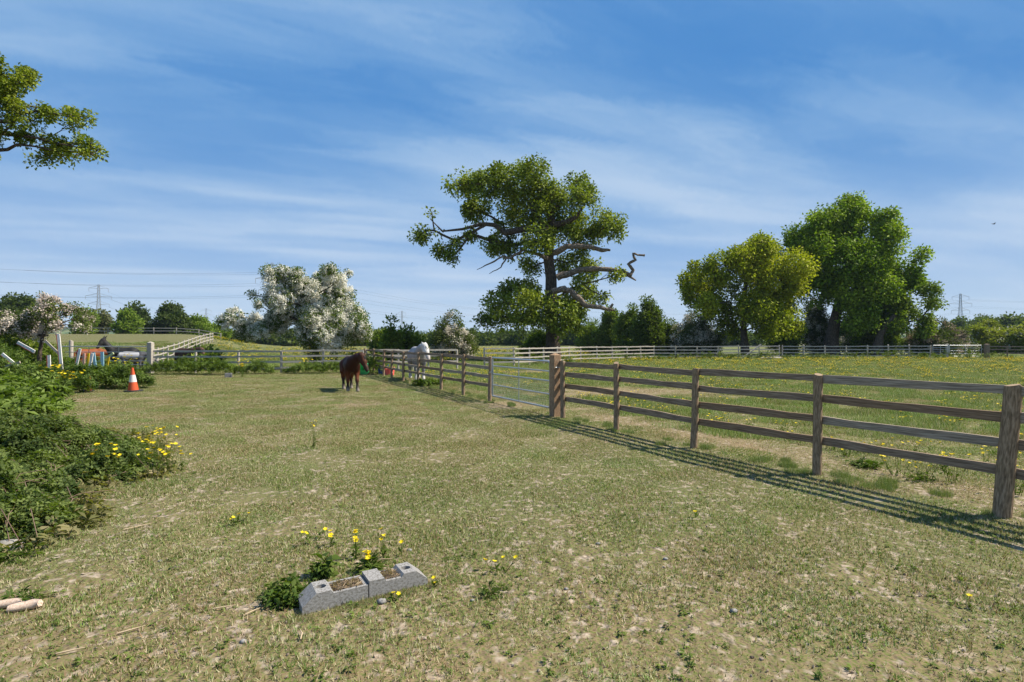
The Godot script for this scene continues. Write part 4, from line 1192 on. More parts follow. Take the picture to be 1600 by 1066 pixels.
func build_fences() -> void:
	var hts := [1.135, 0.9, 0.655, 0.4]
	var near_pts := []
	for s in [-3.6, -1.8, 0.0, 1.72, 3.62, 5.44, 7.2]:
		near_pts.append(on_fence(s))
	fence("rail_fence", "brown four-rail wooden fence with stout end post running up to the metal gate", "", near_pts, hts, 1.19, 0.052, 0.088, 1.0, M.post, M.rail, {"stout": {2: 1.3, 1: 1.2}, "lean": 0.06})
	var gp := thing("gate_post", on_fence(7.5), "thick square wooden gate post with pointed top, striped by rail shadows", "post")
	part(gp, "shaft", square_post(1.36, 0.19), M.gatepost, Transform3D(Basis(Vector3.UP, atan2(FENCE_DIR.x, FENCE_DIR.z)), Vector3.ZERO))
	var mb := MB.new()
	mb.tube([Vector3(0.1, 1.05, 0.1), Vector3(0.0, 1.05, 0.15)], [0.012, 0.012], 6)
	part(gp, "hinge_pin", mb.mesh(), M.galv)
	for h in hts:
		var a := on_fence(7.22) + Vector3(0.066, h, -0.035)
		part(gp, "rail_stub", rails_of(0.088)[0], M.rail, along(FENCE_DIR, a - gp.position, 0.2))
	# the gate
	metal_gate("field_gate", "galvanised five-bar metal gate with wire netting hung on the square wooden post", on_fence(10.62), on_fence(7.68), [1.17, 0.955, 0.745, 0.457, 0.16], [0.52], true, 0.745)
	var far_pts := []
	for s in [10.75, 12.6, 14.5, 16.95, 18.85, 20.6, 22.0, 23.9, 25.7]:
		far_pts.append(on_fence(s))
	fence("rail_fence", "brown wooden rail fence past the metal gate, in front of the grey horse", "", far_pts, hts, 1.2, 0.052, 0.088, 1.0, M.post, M.rail)
	var corner := on_fence(26.1)
	# back fence to the left of the corner
	var back := spaced([corner, Vector3(-11.6, 0, -26.9), Vector3(-17.9, 0, -26.6)], 1.85)
	fence("rail_fence", "weathered grey rail fence along the back, behind the brown pony", "", back, [1.1, 0.83, 0.55, 0.25], 1.15, 0.06, 0.09, -1.0, M.grey_wood, M.grey_wood)
	gp = thing("gate_post", G(235, 26.5), "stout grey wooden post at the end of the pony gate", "post")
	part(gp, "shaft", square_post(1.58, 0.24), M.grey_wood)
	metal_gate("field_gate", "metal bar gate with ponies standing behind it, beside the standing cone", G(94, 26.5), G(231, 26.5), [1.34, 1.06, 0.82, 0.62, 0.44, 0.26, 0.1], [0.33, 0.67], false)
	gp = thing("gate_post", G(111, 26.9), "slim grey post rising behind the pony gate", "post")
	part(gp, "shaft", round_post(1.62, 0.09, 4), M.grey_wood)
	# fence behind the grey horse, then out along the far side of the big paddock
	var z1 := Vector3(-3.1, 0, -30.2)
	fence("rail_fence", "short stretch of grey rail fence behind the grey horse", "", spaced([corner + Vector3(0.1, 0, -0.25), z1], 1.75), [1.1, 0.8, 0.48], 1.15, 0.055, 0.09, 1.0, M.grey_wood, M.grey_wood)
	var run := spaced([Vector3(-1.7, 0, -33.0), Vector3(0.12, 0, -33.6), Vector3(5.2, 0, -40.5), Vector3(12.2, 0, -46.0), Vector3(24.0, 0, -48.0)], 1.85)
	fence("rail_fence", "pale grey four-rail fence curving past the old oak to the braced post", "", run, [1.12, 0.84, 0.56, 0.28], 1.2, 0.055, 0.085, 1.0, M.grey_wood, M.grey_wood, {"sides": 6})
	var run2 := spaced([Vector3(24.3, 0, -48.1), Vector3(38.0, 0, -48.6)], 1.9)
	fence("rail_fence", "pale grey rail fence in front of the thick trunks, up to the far gate", "", run2, [1.12, 0.84, 0.56, 0.28], 1.22, 0.06, 0.085, 1.0, M.grey_wood, M.grey_wood, {"sides": 6})
	var br := thing("fence_brace", Vector3(20.2, gh(20.2, -47.2), -47.2), "sloping pale timber braced against the far rail fence by the yellow-green tree", "timber")
	part(br, "timber", board(1.0, 0.1, 0.06, 9), M.grey_wood, along(Vector3(1.95, 1.28, -0.35), Vector3.ZERO, 2.35))
	metal_gate("field_gate", "narrow pale metal gate at the end of the far rail fence", Vector3(38.3, gh(38.3, -48.7), -48.7), Vector3(39.7, gh(39.7, -48.7), -48.7), [1.2, 1.0, 0.8, 0.6, 0.4, 0.2], [0.5], false)
	metal_gate("field_gate", "wide thin metal gate beside the narrow pale gate, before the low white hawthorn", Vector3(39.9, gh(39.9, -48.8), -48.8), Vector3(43.2, gh(43.2, -49.2), -49.2), [1.2, 0.95, 0.7, 0.45, 0.2], [0.5], false)
	for x in [39.8, 43.4]:
		gp = thing("gate_post", Vector3(x, gh(x, -48.9), -48.9), "pale post between the two far metal gates" if x < 41.0 else "dark post where the far metal gate meets the dark rail fence", "post")
		part(gp, "shaft", square_post(1.35, 0.2 if x < 41.0 else 0.32), M.grey_wood if x < 41.0 else M.dark_wood)
	fence("rail_fence", "dark rail fence in front of the yellow-green hedge", "", spaced([Vector3(43.7, 0, -49.0), Vector3(58.0, 0, -50.0)], 1.9), [1.1, 0.82, 0.5], 1.15, 0.06, 0.085, 1.0, M.dark_wood, M.dark_wood, {"sides": 6})
	# fence climbing the rise behind the pony gate
	fence("rail_fence", "pale old rail fence climbing the rise behind the ponies", "", spaced([G(236, 33.0), G(262, 40.0), G(300, 52.0), G(332, 66.0)], 2.4), [1.05, 0.7, 0.35], 1.15, 0.06, 0.08, 1.0, M.grey_wood, M.grey_wood, {"sides": 6})
	fence("rail_fence", "low pale fence in front of the dark trees on the rise", "", spaced([G(95, 84.0), G(240, 86.0), G(345, 88.0)], 3.2), [0.95, 0.5], 1.05, 0.06, 0.09, 1.0, M.grey_wood, M.grey_wood, {"sides": 5})
	stage("fences")


# ---------------------------------------------------------------- small things

func cone(at: Vector3, h: float, label: String, dull: bool, tilt := Vector3.ZERO) -> void:
	var t := thing("traffic_cone", at, label, "cone")
	t.rotation = tilt
	var orange := mat(lin(0.5, 0.1, 0.045) if dull else lin(0.62, 0.1, 0.03), 0.6)
	var white := mat(lin(0.72, 0.72, 0.7), 0.5)
	var black := mat(lin(0.03, 0.03, 0.033), 0.7)
	var r := func(y: float) -> float: return lerpf(0.155, 0.028, y) * h / 0.75
	var mb := MB.new()
	var bw := 0.24 * h / 0.75
	mb.tube([Vector3(0, 0.0, 0), Vector3(0, 0.025, 0), Vector3(0, 0.045, 0)], [bw * 1.2, bw * 1.2, bw * 1.05], 8)
	part(t, "base", mb.mesh(), black)
	for e in [[0.045, 0.4, orange, "lower_body"], [0.4, 0.7, white, "reflective_sleeve"], [0.7, 1.0, orange, "tip"]]:
		mb = MB.new()
		var b := 1.03 if e[3] == "reflective_sleeve" else 1.0
		mb.tube([Vector3(0, e[0] * h, 0), Vector3(0, e[1] * h, 0)], [r.call(e[0]) * b, r.call(e[1]) * b], 20, e[3] == "tip")
		part(t, e[3], mb.mesh(), e[2])


func tub(at: Vector3, r: float, h: float, color: Color, label: String, tilt: Vector3) -> void:
	var t := thing("feed_tub", at, label, "bucket")
	t.rotation = tilt
	var m := mat(color, 0.45)
	var mb := MB.new()
	mb.tube([Vector3(0, 0.005, 0), Vector3(0, h, 0)], [r * 0.78, r], 24, false)
	mb.tube([Vector3(0, h, 0), Vector3(0, 0.02, 0)], [r * 0.96, r * 0.75], 24, false)
	mb.tube([Vector3(0, 0.004, 0), Vector3(0, 0.02, 0)], [r * 0.78, r * 0.77], 24)
	part(t, "tub_body", mb.mesh(), m)
	mb = MB.new()
	mb.tube([Vector3(0, h - 0.012, 0), Vector3(0, h + 0.004, 0), Vector3(0, h + 0.012, 0)], [r * 1.0, r * 1.06, r * 0.98], 24, false)
	part(t, "rolled_lip", mb.mesh(), m)
	for s in [-1.0, 1.0]:
		mb = MB.new()
		mb.tube([Vector3(s * r, h - 0.01, -0.07), Vector3(s * (r + 0.015), h + 0.06, -0.05), Vector3(s * (r + 0.015), h + 0.06, 0.05), Vector3(s * r, h - 0.01, 0.07)], [0.012, 0.012, 0.012, 0.012], 6)
		part(t, "handle", mb.mesh(), m)


func plank(a: Vector3, b: Vector3, w: float, th: float, paint: Color, label: String, edge = null, called := "jump_board") -> void:
	var t := thing(called, a, label, "board", "painted jump boards in the nettles")
	var dir := (b - a)
	var ln := dir.length()
	var x := dir.normalized()
	var z := (Vector3(0.15, 0, 1) - x * x.z).normalized()
	z = (z - x * z.dot(x)).normalized()
	var bs := Basis(x, z.cross(x), z)
	var m: Material = textured(M.flake, Vector3(0.8, 2.5, 1), 0.8)
	m.albedo_color = paint
	part(t, "timber", board(ln, w, th, int(absf(a.x * 100.0)), 0.006), m, Transform3D(bs, Vector3.ZERO))
	if edge != null:
		var mb := MB.new()
		mb.box(Vector3(ln / 2, w / 2 + 0.011, 0.0), Vector3(ln * 0.98, 0.022, th * 1.06))
		part(t, "painted_edge", mb.mesh(), mat(edge, 0.7), Transform3D(bs, Vector3.ZERO))


func build_small() -> void:
	M.flake = noise_tex(256, 0.04, 4, [[0.0, Color(0.62, 0.6, 0.56)], [0.3, Color(0.92, 0.91, 0.9)], [0.5, Color(0.95, 0.95, 0.95)], [1.0, Color.WHITE]], 51)
	cone(G(208, 17.1), 0.76, "orange and white traffic cone standing upright in the open turf", false, Vector3(0, 0.3, 0.03))
	cone(G(137, 17.05), 0.5, "dull orange traffic cone half buried in the nettles", true, Vector3(0.1, 0.8, -0.1))
	tub(G(570, 25.3, 0.12), 0.26, 0.42, lin(0.07, 0.56, 0.2), "bright green flexible tub lying tipped against the fence weeds", Vector3(0.75, 0.4, 0.35))
	tub(G(598, 25.6), 0.25, 0.4, lin(0.02, 0.06, 0.28), "dark blue feed tub beside the red one at the fence", Vector3(0, 0.2, 0))
	tub(G(609, 24.9), 0.24, 0.3, lin(0.66, 0.1, 0.085), "red feed tub behind the fence posts beside the blue one", Vector3(0, 0.9, 0.05))
	# painted jump boards thrown in the nettles
	var d := 19.6
	var wht := lin(0.8, 0.79, 0.77); var red := lin(0.5, 0.05, 0.04); var blu := lin(0.28, 0.5, 0.62); var yel := lin(0.68, 0.48, 0.02); var pnk := lin(0.62, 0.4, 0.34)
	var pl := func(x0, y0, x1, y1, w, c, label, e = null, dd = 0.0):
		plank(P(x0, y0, d + dd), P(x1, y1, d + dd), w * 0.78, 0.035, c, label, e)
	pl.call(99, 604, 91, 522, 0.12, wht, "tallest white board with red edge standing in the nettles", red)
	pl.call(95, 556, 70, 532, 0.1, lin(0.4, 0.36, 0.31), "bare grey board leaning on the tallest white board", null, 0.25)
	pl.call(78, 606, 76, 555, 0.12, wht, "short white board with red edge upright in the yellow flowers", red, -0.4)
	pl.call(119, 572, 125, 545, 0.11, wht, "white board with red edge tilted beside the chestnut pony", red, 0.3)
	pl.call(130, 598, 131, 552, 0.1, pnk, "faded pink board upright behind the dull orange cone", null, 0.5)
	pl.call(136, 596, 138, 552, 0.08, yel, "narrow yellow board between the pink and white boards", null, 0.62)
	pl.call(135, 600, 144, 552, 0.11, wht, "clean white board crossed with a pale blue one", null, -0.1)
	pl.call(152, 598, 146, 551, 0.11, blu, "pale blue board crossed with the clean white one", null, 0.15)
	pl.call(161, 600, 159, 550, 0.13, blu, "pale blue board standing alone in front of the gate", null, 0.0)
	pl.call(146, 570, 177, 552, 0.1, lin(0.5, 0.56, 0.32), "pale green pole slanting across the blue boards", null, 0.3)
	pl.call(163, 594, 170, 556, 0.09, yel, "yellow board tilted behind the lone blue board", null, 0.45)
	pl.call(37, 581, 3, 553, 0.12, wht, "long white board with red edge fallen in the nettles", red, -1.2)
	pl.call(-12, 578, 31, 566, 0.09, lin(0.42, 0.36, 0.3), "bare stick lying across the fallen white board", null, -1.4)
	pl.call(54, 550, 27, 535, 0.14, wht, "white board with red patch poking out under the hawthorn", red, 1.5)

	# concrete hollow blocks end to end
	build_blocks()

	# loose pieces
	var mb := MB.new()
	var p := G(357, 23.3)
	var t := thing("stone_block", p, "small pale square block beside the yellow flower clump", "block")
	mb.box(Vector3(0, 0.1, 0), Vector3(0.26, 0.2, 0.22), Basis(Vector3.UP, 0.3)); part(t, "body", mb.mesh(), M.concrete)
	for e in [[6, 3.22, 0.2, 0.045, 0.2, "pale split piece of wood beside its longer twin in the turf"], [39, 3.2, 0.15, 0.05, 0.35, "short reddish split piece of wood with a broken end"]]:
		mb = MB.new()
		mb.tube([Vector3(-e[2] / 2, 0.018, 0), Vector3(-e[2] * 0.2, 0.022, 0.008), Vector3(e[2] * 0.25, 0.026, -0.004), Vector3(e[2] / 2, 0.034, 0.01)], [e[3] * 0.5, e[3] * 0.55, e[3] * 0.6, e[3] * 0.42], 6, true, 0.2)
		t = thing("wood_piece", G(e[0], e[1]), e[5], "wood")
		t.rotation.y = e[4]
		part(t, "split_timber", mb.mesh(), textured(noise_tex(256, 0.04, 4, [[0.0, lin(0.3, 0.18, 0.12)], [0.5, lin(0.55, 0.42, 0.33)], [1.0, lin(0.72, 0.64, 0.56)]], 60 + int(e[0])), Vector3(8, 8, 8), 0.9, true))
	stone("stone", G(12, 4.12), Vector3(0.11, 0.05, 0.09), "smooth grey stone lying under the bramble edge")
	stone("stone", G(596, 3.28), Vector3(0.034, 0.016, 0.024), "small pale stone just in front of the concrete blocks")
	for e in [[885, 3.45], [738, 3.3], [1147, 3.15], [250, 3.9], [935, 4.2], [640, 4.1], [1040, 3.9], [380, 2.85]]:
		stone("stone", G(e[0], e[1]), Vector3(0.025, 0.012, 0.02) * rng.randf_range(0.6, 1.1), "tiny pale pebble lying loose in the open turf", "pebbles in the turf")
	for e in [[205, 2.95, 0.6, 0.13], [350, 3.2, 0.3, 0.12], [395, 3.15, 0.9, 0.09], [110, 2.75, 0.4, 0.12], [888, 4.6, 0.2, 0.14], [600, 3.9, 0.05, 0.12], [215, 4.6, 0.8, 0.2], [470, 2.9, 1.9, 0.1]]:
		mb = MB.new()
		var l: float = e[3]
		mb.tube([Vector3(-l / 2, 0.014, 0), Vector3(0, 0.02, l * 0.06), Vector3(l / 2, 0.016, -l * 0.05)], [0.004, 0.0045, 0.002], 5)
		t = thing("twig", G(e[0], e[1]), "thin dry twig lying on the grazed turf", "twig", "dry twigs on the turf")
		t.rotation.y = e[2]
		part(t, "stick", mb.mesh(), mat(lin(0.42, 0.33, 0.22), 0.9))
	for i in 3:
		mb = MB.new()
		mb.tube([Vector3(-0.7, 0.1, 0), Vector3(0, 0.11, 0.03), Vector3(0.7, 0.1, 0)], [0.09, 0.1, 0.08], 7, true, 0.1)
		t = thing("log", Vector3(22.4 + i * 0.35, gh(22.6, -46.6), -46.6 - i * 0.24), "whitish log lying in the grass before the far rail fence", "log", "logs before the far fence")
		t.rotation.y = 0.12 * i
		part(t, "bark", mb.mesh(), M.grey_wood)
	bird()
	pylons()
	stage("small things")


func stone(called: String, at: Vector3, s: Vector3, label: String, group := "") -> void:
	var t := thing(called, at, label, "stone", group)
	var mb := MB.new()
	var f := FastNoiseLite.new(); f.seed = int(absf(at.x * 1000.0)); f.frequency = 0.9
	var rows := 6; var cols := 10
	for j in rows + 1:
		for i in cols + 1:
			var a := TAU * (i % cols) / cols; var b := PI * j / rows
			var dir := Vector3(cos(a) * sin(b), cos(b), sin(a) * sin(b))
			mb.vert(dir * s * (1.0 + f.get_noise_3dv(dir * 1.5) * 0.35) + Vector3(0, s.y * 0.55, 0), dir)
	for j in rows:
		for i in cols:
			var q := j * (cols + 1) + i
			mb.quad(q, q + 1, q + cols + 2, q + cols + 1)
	part(t, "body", mb.mesh(), M.stone if s.y > 0.03 else M.concrete)


# one half of the hollow jump block: outline of the side, hollow cells from above
func block_half(ln: float, end_raised: bool) -> Array:
	var w := 0.17; var hi := 0.125; var lo := 0.104
	var x_s := 0.08
	var raised := ln * 0.42
	var mb := MB.new()
	# side outline, x along the block
	var end_y := hi if end_raised else lo
	var x_e := ln * (0.72 if end_raised else 0.94)
	var out := [Vector2(0, -0.05), Vector2(0, 0.06), Vector2(x_s, hi), Vector2(raised, hi), Vector2(raised + 0.018, lo), Vector2(x_e, lo), Vector2(x_e + 0.012, end_y), Vector2(ln, end_y), Vector2(ln, -0.05)]
	for s in [-1.0, 1.0]:
		for i in range(1, out.size() - 2):
			mb.face([Vector3(out[i].x, -0.05, s * w / 2), Vector3(out[i].x, out[i].y, s * w / 2), Vector3(out[i + 1].x, out[i + 1].y, s * w / 2), Vector3(out[i + 1].x, -0.05, s * w / 2)], Vector3(0, 0, s))
	mb.face([Vector3(0, -0.05, -w / 2), Vector3(0, out[1].y, -w / 2), Vector3(0, out[1].y, w / 2), Vector3(0, -0.05, w / 2)], Vector3(-1, 0, 0))
	mb.face([Vector3(ln, -0.05, -w / 2), Vector3(ln, end_y, -w / 2), Vector3(ln, end_y, w / 2), Vector3(ln, -0.05, w / 2)], Vector3(1, 0, 0))
	# top strips, the first raised one with a round cell in it
	for i in range(1, out.size() - 2):
		var a: Vector2 = out[i]; var b: Vector2 = out[i + 1]
		if absf(a.x - b.x) < 1e-5: continue
		var nn := Vector3(-(b.y - a.y), b.x - a.x, 0).normalized()
		if i == 2:
			ring_top(mb, a.x, b.x, hi, w)
		elif i == 4:
			# trough between the raised ends: two thin walls and a sunken floor
			for s in [-1.0, 1.0]:
				mb.face([Vector3(a.x, lo, s * w / 2), Vector3(b.x, lo, s * w / 2), Vector3(b.x, lo, s * (w / 2 - 0.022)), Vector3(a.x, lo, s * (w / 2 - 0.022))], Vector3.UP)
				mb.face([Vector3(a.x, lo, s * (w / 2 - 0.022)), Vector3(b.x, lo, s * (w / 2 - 0.022)), Vector3(b.x, 0.02, s * (w / 2 - 0.022)), Vector3(a.x, 0.02, s * (w / 2 - 0.022))], Vector3(0, 0, -s))
			for e in [[a.x, 1.0], [b.x, -1.0]]:
				mb.face([Vector3(e[0], 0.02, -w / 2 + 0.022), Vector3(e[0], lo, -w / 2 + 0.022), Vector3(e[0], lo, w / 2 - 0.022), Vector3(e[0], 0.02, w / 2 - 0.022)], Vector3(e[1], 0, 0))
		else:
			mb.face([Vector3(a.x, a.y, -w / 2), Vector3(b.x, b.y, -w / 2), Vector3(b.x, b.y, w / 2), Vector3(a.x, a.y, w / 2)], nn)
	return [mb.mesh(), out[4].x, out[5].x, w - 0.044, lo]


func ring_top(mb: MB, x0: float, x1: float, y: float, w: float) -> void:
	var c := Vector3((x0 + x1) / 2, y, 0); var hx := (x1 - x0) / 2; var hz := w / 2
	var r := minf(hx, hz) * 0.66
	var n := 24
	var o := []; var inn := []; var low := []; var lown := []
	for i in n:
		var a := TAU * i / n
		var dx := cos(a); var dz := sin(a)
		var k := minf(hx / maxf(absf(dx), 1e-4), hz / maxf(absf(dz), 1e-4))
		o.append(mb.vert(c + Vector3(dx * k, 0, dz * k), Vector3.UP))
		inn.append(mb.vert(c + Vector3(dx * r * 1.15, 0, dz * r), Vector3.UP))
		low.append(mb.vert(c + Vector3(dx * r * 1.15, 0, dz * r), Vector3(-dx, 0, -dz)))
		lown.append(mb.vert(c + Vector3(dx * r * 1.1, -0.075, dz * r * 0.95), Vector3(-dx, 0, -dz)))
	for i in n:
		var j := (i + 1) % n
		mb.quad(o[i], o[j], inn[j], inn[i])
		mb.quad(low[i], low[j], lown[j], lown[i])
	for q in [Vector2(hx, hz), Vector2(-hx, hz), Vector2(-hx, -hz), Vector2(hx, -hz)]:
		var a := atan2(q.y, q.x); var i0 := int(floor(a / TAU * n)); 
		var f := mb.vert(c + Vector3(q.x, 0, q.y), Vector3.UP)
		mb.tri(f, o[(i0 + n) % n], o[(i0 + 1 + n) % n])


func build_blocks() -> void:
	var a := Vector3(-1.27, gh(-1.27, -3.2) - 0.015, -3.2); var b := Vector3(-0.6, gh(-0.6, -3.6) - 0.02, -3.6)
	var dir := (b - a); dir.y = 0
	var ln := dir.length() / 2.0 - 0.003
	for s in 2:
		var h := block_half(ln, s == 1)
		var at := a if s == 0 else b
		var t := thing("concrete_block", at, "hollow grey concrete block with sloped end against the sprawling nettle" if s == 0 else "hollow grey concrete block, the twin without nettles, joined end to end", "concrete block")
		var x := dir.normalized() * (1.0 if s == 0 else -1.0)
		t.transform = Transform3D(Basis(x, Vector3.UP, x.cross(Vector3.UP)), at)
		if s == 1: t.rotate_object_local(Vector3(0, 0, 1), 0.01)
		part(t, "shell", h[0], M.concrete)
		# earth and dead grass lying in the hollow
		var mb := MB.new()
		var nx := 14; var nz := 8
		var f := FastNoiseLite.new(); f.seed = 3 + s; f.frequency = 22.0
		for j in nz + 1:
			for i in nx + 1:
				var px := lerpf(h[1] + 0.002, h[2] - 0.002, float(i) / nx); var pz := lerpf(-h[3] / 2 + 0.001, h[3] / 2 - 0.001, float(j) / nz)
				mb.vert(Vector3(px, h[4] - 0.002 + f.get_noise_2d(px, pz) * 0.022, pz), Vector3.UP)
		for j in nz:
			for i in nx:
				var q := j * (nx + 1) + i
				mb.quad(q, q + 1, q + nx + 2, q + nx + 1)
		part(t, "earth_fill", mb.mesh(), M.soil)
		mb = MB.new()
		mb.face([Vector3(0.08, 0.055, -0.06), Vector3(ln * 0.42, 0.055, -0.06), Vector3(ln * 0.42, 0.055, 0.06), Vector3(0.08, 0.055, 0.06)], Vector3.UP)
		part(t, "cell_floor", mb.mesh(), M.soil)
		mb = MB.new()
		for i in 260:
			var p := Vector3(rng.randf_range(h[1] + 0.01, h[2] - 0.01), h[4] - 0.006, rng.randf_range(-h[3], h[3]) * 0.46)
			var az := rng.randf() * TAU
			mb.col = Color(0.42, 0.3, 0.2).lerp(Color(0.6, 0.5, 0.36), rng.randf())
			mb.leaf(p, Vector3(cos(az), rng.randf_range(0.05, 0.7), sin(az)).normalized(), Vector3(-sin(az), 0.3, cos(az)).normalized(), rng.randf_range(0.02, 0.05), 0.005)
		tag(part(t, "dead_grass", mb.mesh(), M.grass), "", "", "", "stuff")


func bird() -> void:
	var t := thing("flying_bird", P(1553, 350, 60.0), "small dark bird in flight against the open sky", "bird")
	var mb := MB.new()
	mb.tube([Vector3(-0.18, 0, 0), Vector3(-0.08, 0.0, 0), Vector3(0.08, 0.01, 0), Vector3(0.16, 0.02, 0), Vector3(0.2, 0.015, 0)], [0.01, 0.05, 0.055, 0.03, 0.006], 8)
	for s in [-1.0, 1.0]:
		var q := [Vector3(0.07, 0.02, 0), Vector3(-0.05, 0.02, 0), Vector3(-0.1, 0.1, s * 0.3), Vector3(0.04, 0.1, s * 0.22)]
		mb.face(q, Vector3(0, 1, -s * 0.3).normalized())
		mb.face([q[0] - Vector3(0, 0.012, 0), q[1] - Vector3(0, 0.012, 0), q[2] - Vector3(0, 0.004, 0), q[3] - Vector3(0, 0.006, 0)], Vector3(0, -1, s * 0.3).normalized())
	part(t, "body", mb.mesh(), mat(lin(0.02, 0.02, 0.022), 0.8))


func pylon_mesh() -> Array:
	var legs := MB.new(); var arms := MB.new()
	var H := 42.0
	var wd := func(y: float) -> float: return lerpf(3.8, 1.0, minf(y / 27.0, 1.0)) if y < 27.0 else lerpf(1.0, 0.5, (y - 27.0) / (H - 27.0))
	var lev := [0.0, 6.0, 11.5, 16.0, 20.0, 23.5, 27.0, 30.0, 33.0, 36.0, 39.0, 42.0]
	for i in lev.size() - 1:
		var y0: float = lev[i]; var y1: float = lev[i + 1]
		var a: float = wd.call(y0); var b: float = wd.call(y1)
		for k in 4:
			var s := Vector2(1 if k in [0, 3] else -1, 1 if k in [0, 1] else -1); var s2 := Vector2(1 if k in [1, 0] else -1, 1 if k in [1, 2] else -1)
			var n := (k + 1) % 4
			var sn := Vector2(1 if n in [0, 3] else -1, 1 if n in [0, 1] else -1)
			legs.tube([Vector3(s.x * a, y0, s.y * a), Vector3(s.x * b, y1, s.y * b)], [0.13, 0.13], 4, false)
			legs.tube([Vector3(s.x * a, y0, s.y * a), Vector3(sn.x * b, y1, sn.y * b)], [0.07, 0.07], 3, false)
			legs.tube([Vector3(sn.x * a, y0, sn.y * a), Vector3(s.x * b, y1, s.y * b)], [0.07, 0.07], 3, false)
			legs.tube([Vector3(s.x * b, y1, s.y * b), Vector3(sn.x * b, y1, sn.y * b)], [0.07, 0.07], 3, false)
	for e in [[27.0, 6.5], [33.0, 8.0], [39.0, 6.0]]:
		for s in [-1.0, 1.0]:
			var w: float = wd.call(e[0])
			for z in [-1.0, 1.0]:
				arms.tube([Vector3(s * w, e[0], z * w), Vector3(s * e[1], e[0] + 0.3, 0)], [0.1, 0.08], 4, false)
				arms.tube([Vector3(s * w, e[0] + 2.2, z * w), Vector3(s * e[1], e[0] + 0.3, 0)], [0.1, 0.08], 4, false)
			arms.tube([Vector3(s * e[1], e[0] + 0.3, 0), Vector3(s * e[1], e[0] - 2.4, 0)], [0.12, 0.12], 5, false)
	return [legs.mesh(), arms.mesh()]


func pylons() -> void:
	var m := pylon_mesh()
	var list := [[154, 445, 400.0, 0.5, "lattice pylon above the pale willow on the rise"], [322, 482, 760.0, 0.6, "far small pylon between the dark trees and the big white hawthorn"], [425, 411, 305.0, 0.5, "tall pylon half hidden by the big white hawthorn's crown"], [628, 486, 800.0, 0.7, "tiny pylon above the round green bush near the grey horse"], [1501, 459, 480.0, -0.4, "lattice pylon over the low hill past the big trees"]]
	var tops := []
	for e in list:
		var d: float = e[2]
		var base := G(e[0], d)
		var top := P(e[0], e[1], d)
		var t := thing("electricity_pylon", base, e[4], "pylon", "pylons of the power line")
		var s: float = (top.y - base.y) / 42.0
		t.transform = Transform3D(Basis(Vector3.UP, e[3]).scaled(Vector3(s, s, s)), base)
		part(t, "tower", m[0], M.steel)
		part(t, "cross_arms", m[1], M.steel)
		tops.append(t.transform)
	var hooks := [Vector3(-6.5, 24.6, 0), Vector3(6.5, 24.6, 0), Vector3(-8, 30.6, 0), Vector3(8, 30.6, 0), Vector3(-6, 36.6, 0), Vector3(6, 36.6, 0)]
	var off_l := Transform3D(Basis(Vector3.UP, 0.5), Vector3(-330.0, 4.0, -215.0))
	var off_r := Transform3D(Basis(Vector3.UP, -0.4), Vector3(700.0, 4.0, -380.0))
	var mid := Transform3D(Basis(Vector3.UP, 0.2), Vector3(60.0, 3.0, -660.0))
	for e in [[off_l, tops[2], "power wires sweeping in high over the rise"], [tops[2], mid, "power wires running behind the big white hawthorn toward the oak"], [tops[4], off_r, "power wires leaving the pylon over the low hill"], [tops[0], tops[1], "power wires between the willow pylon and the small far pylon"], [tops[4], mid, "power wires behind the tall green trees"]]:
		for h in hooks:
			var a: Vector3 = e[0] * h; var b: Vector3 = e[1] * h
			var mb := MB.new()
			var pts := []
			for i in 13:
				var q := i / 12.0
				pts.append(a.lerp(b, q) - Vector3(0, 4.0 * q * (1.0 - q) * a.distance_to(b) * 0.022, 0))
			mb.tube(pts, taper(13, 0.035, 0.035), 4, false)
			var t := thing("power_line", a, e[2], "wire", e[2])
			part(t, "wire", mb.mesh(), M.wire, Transform3D(Basis.IDENTITY, -a))


# ---------------------------------------------------------------- animals

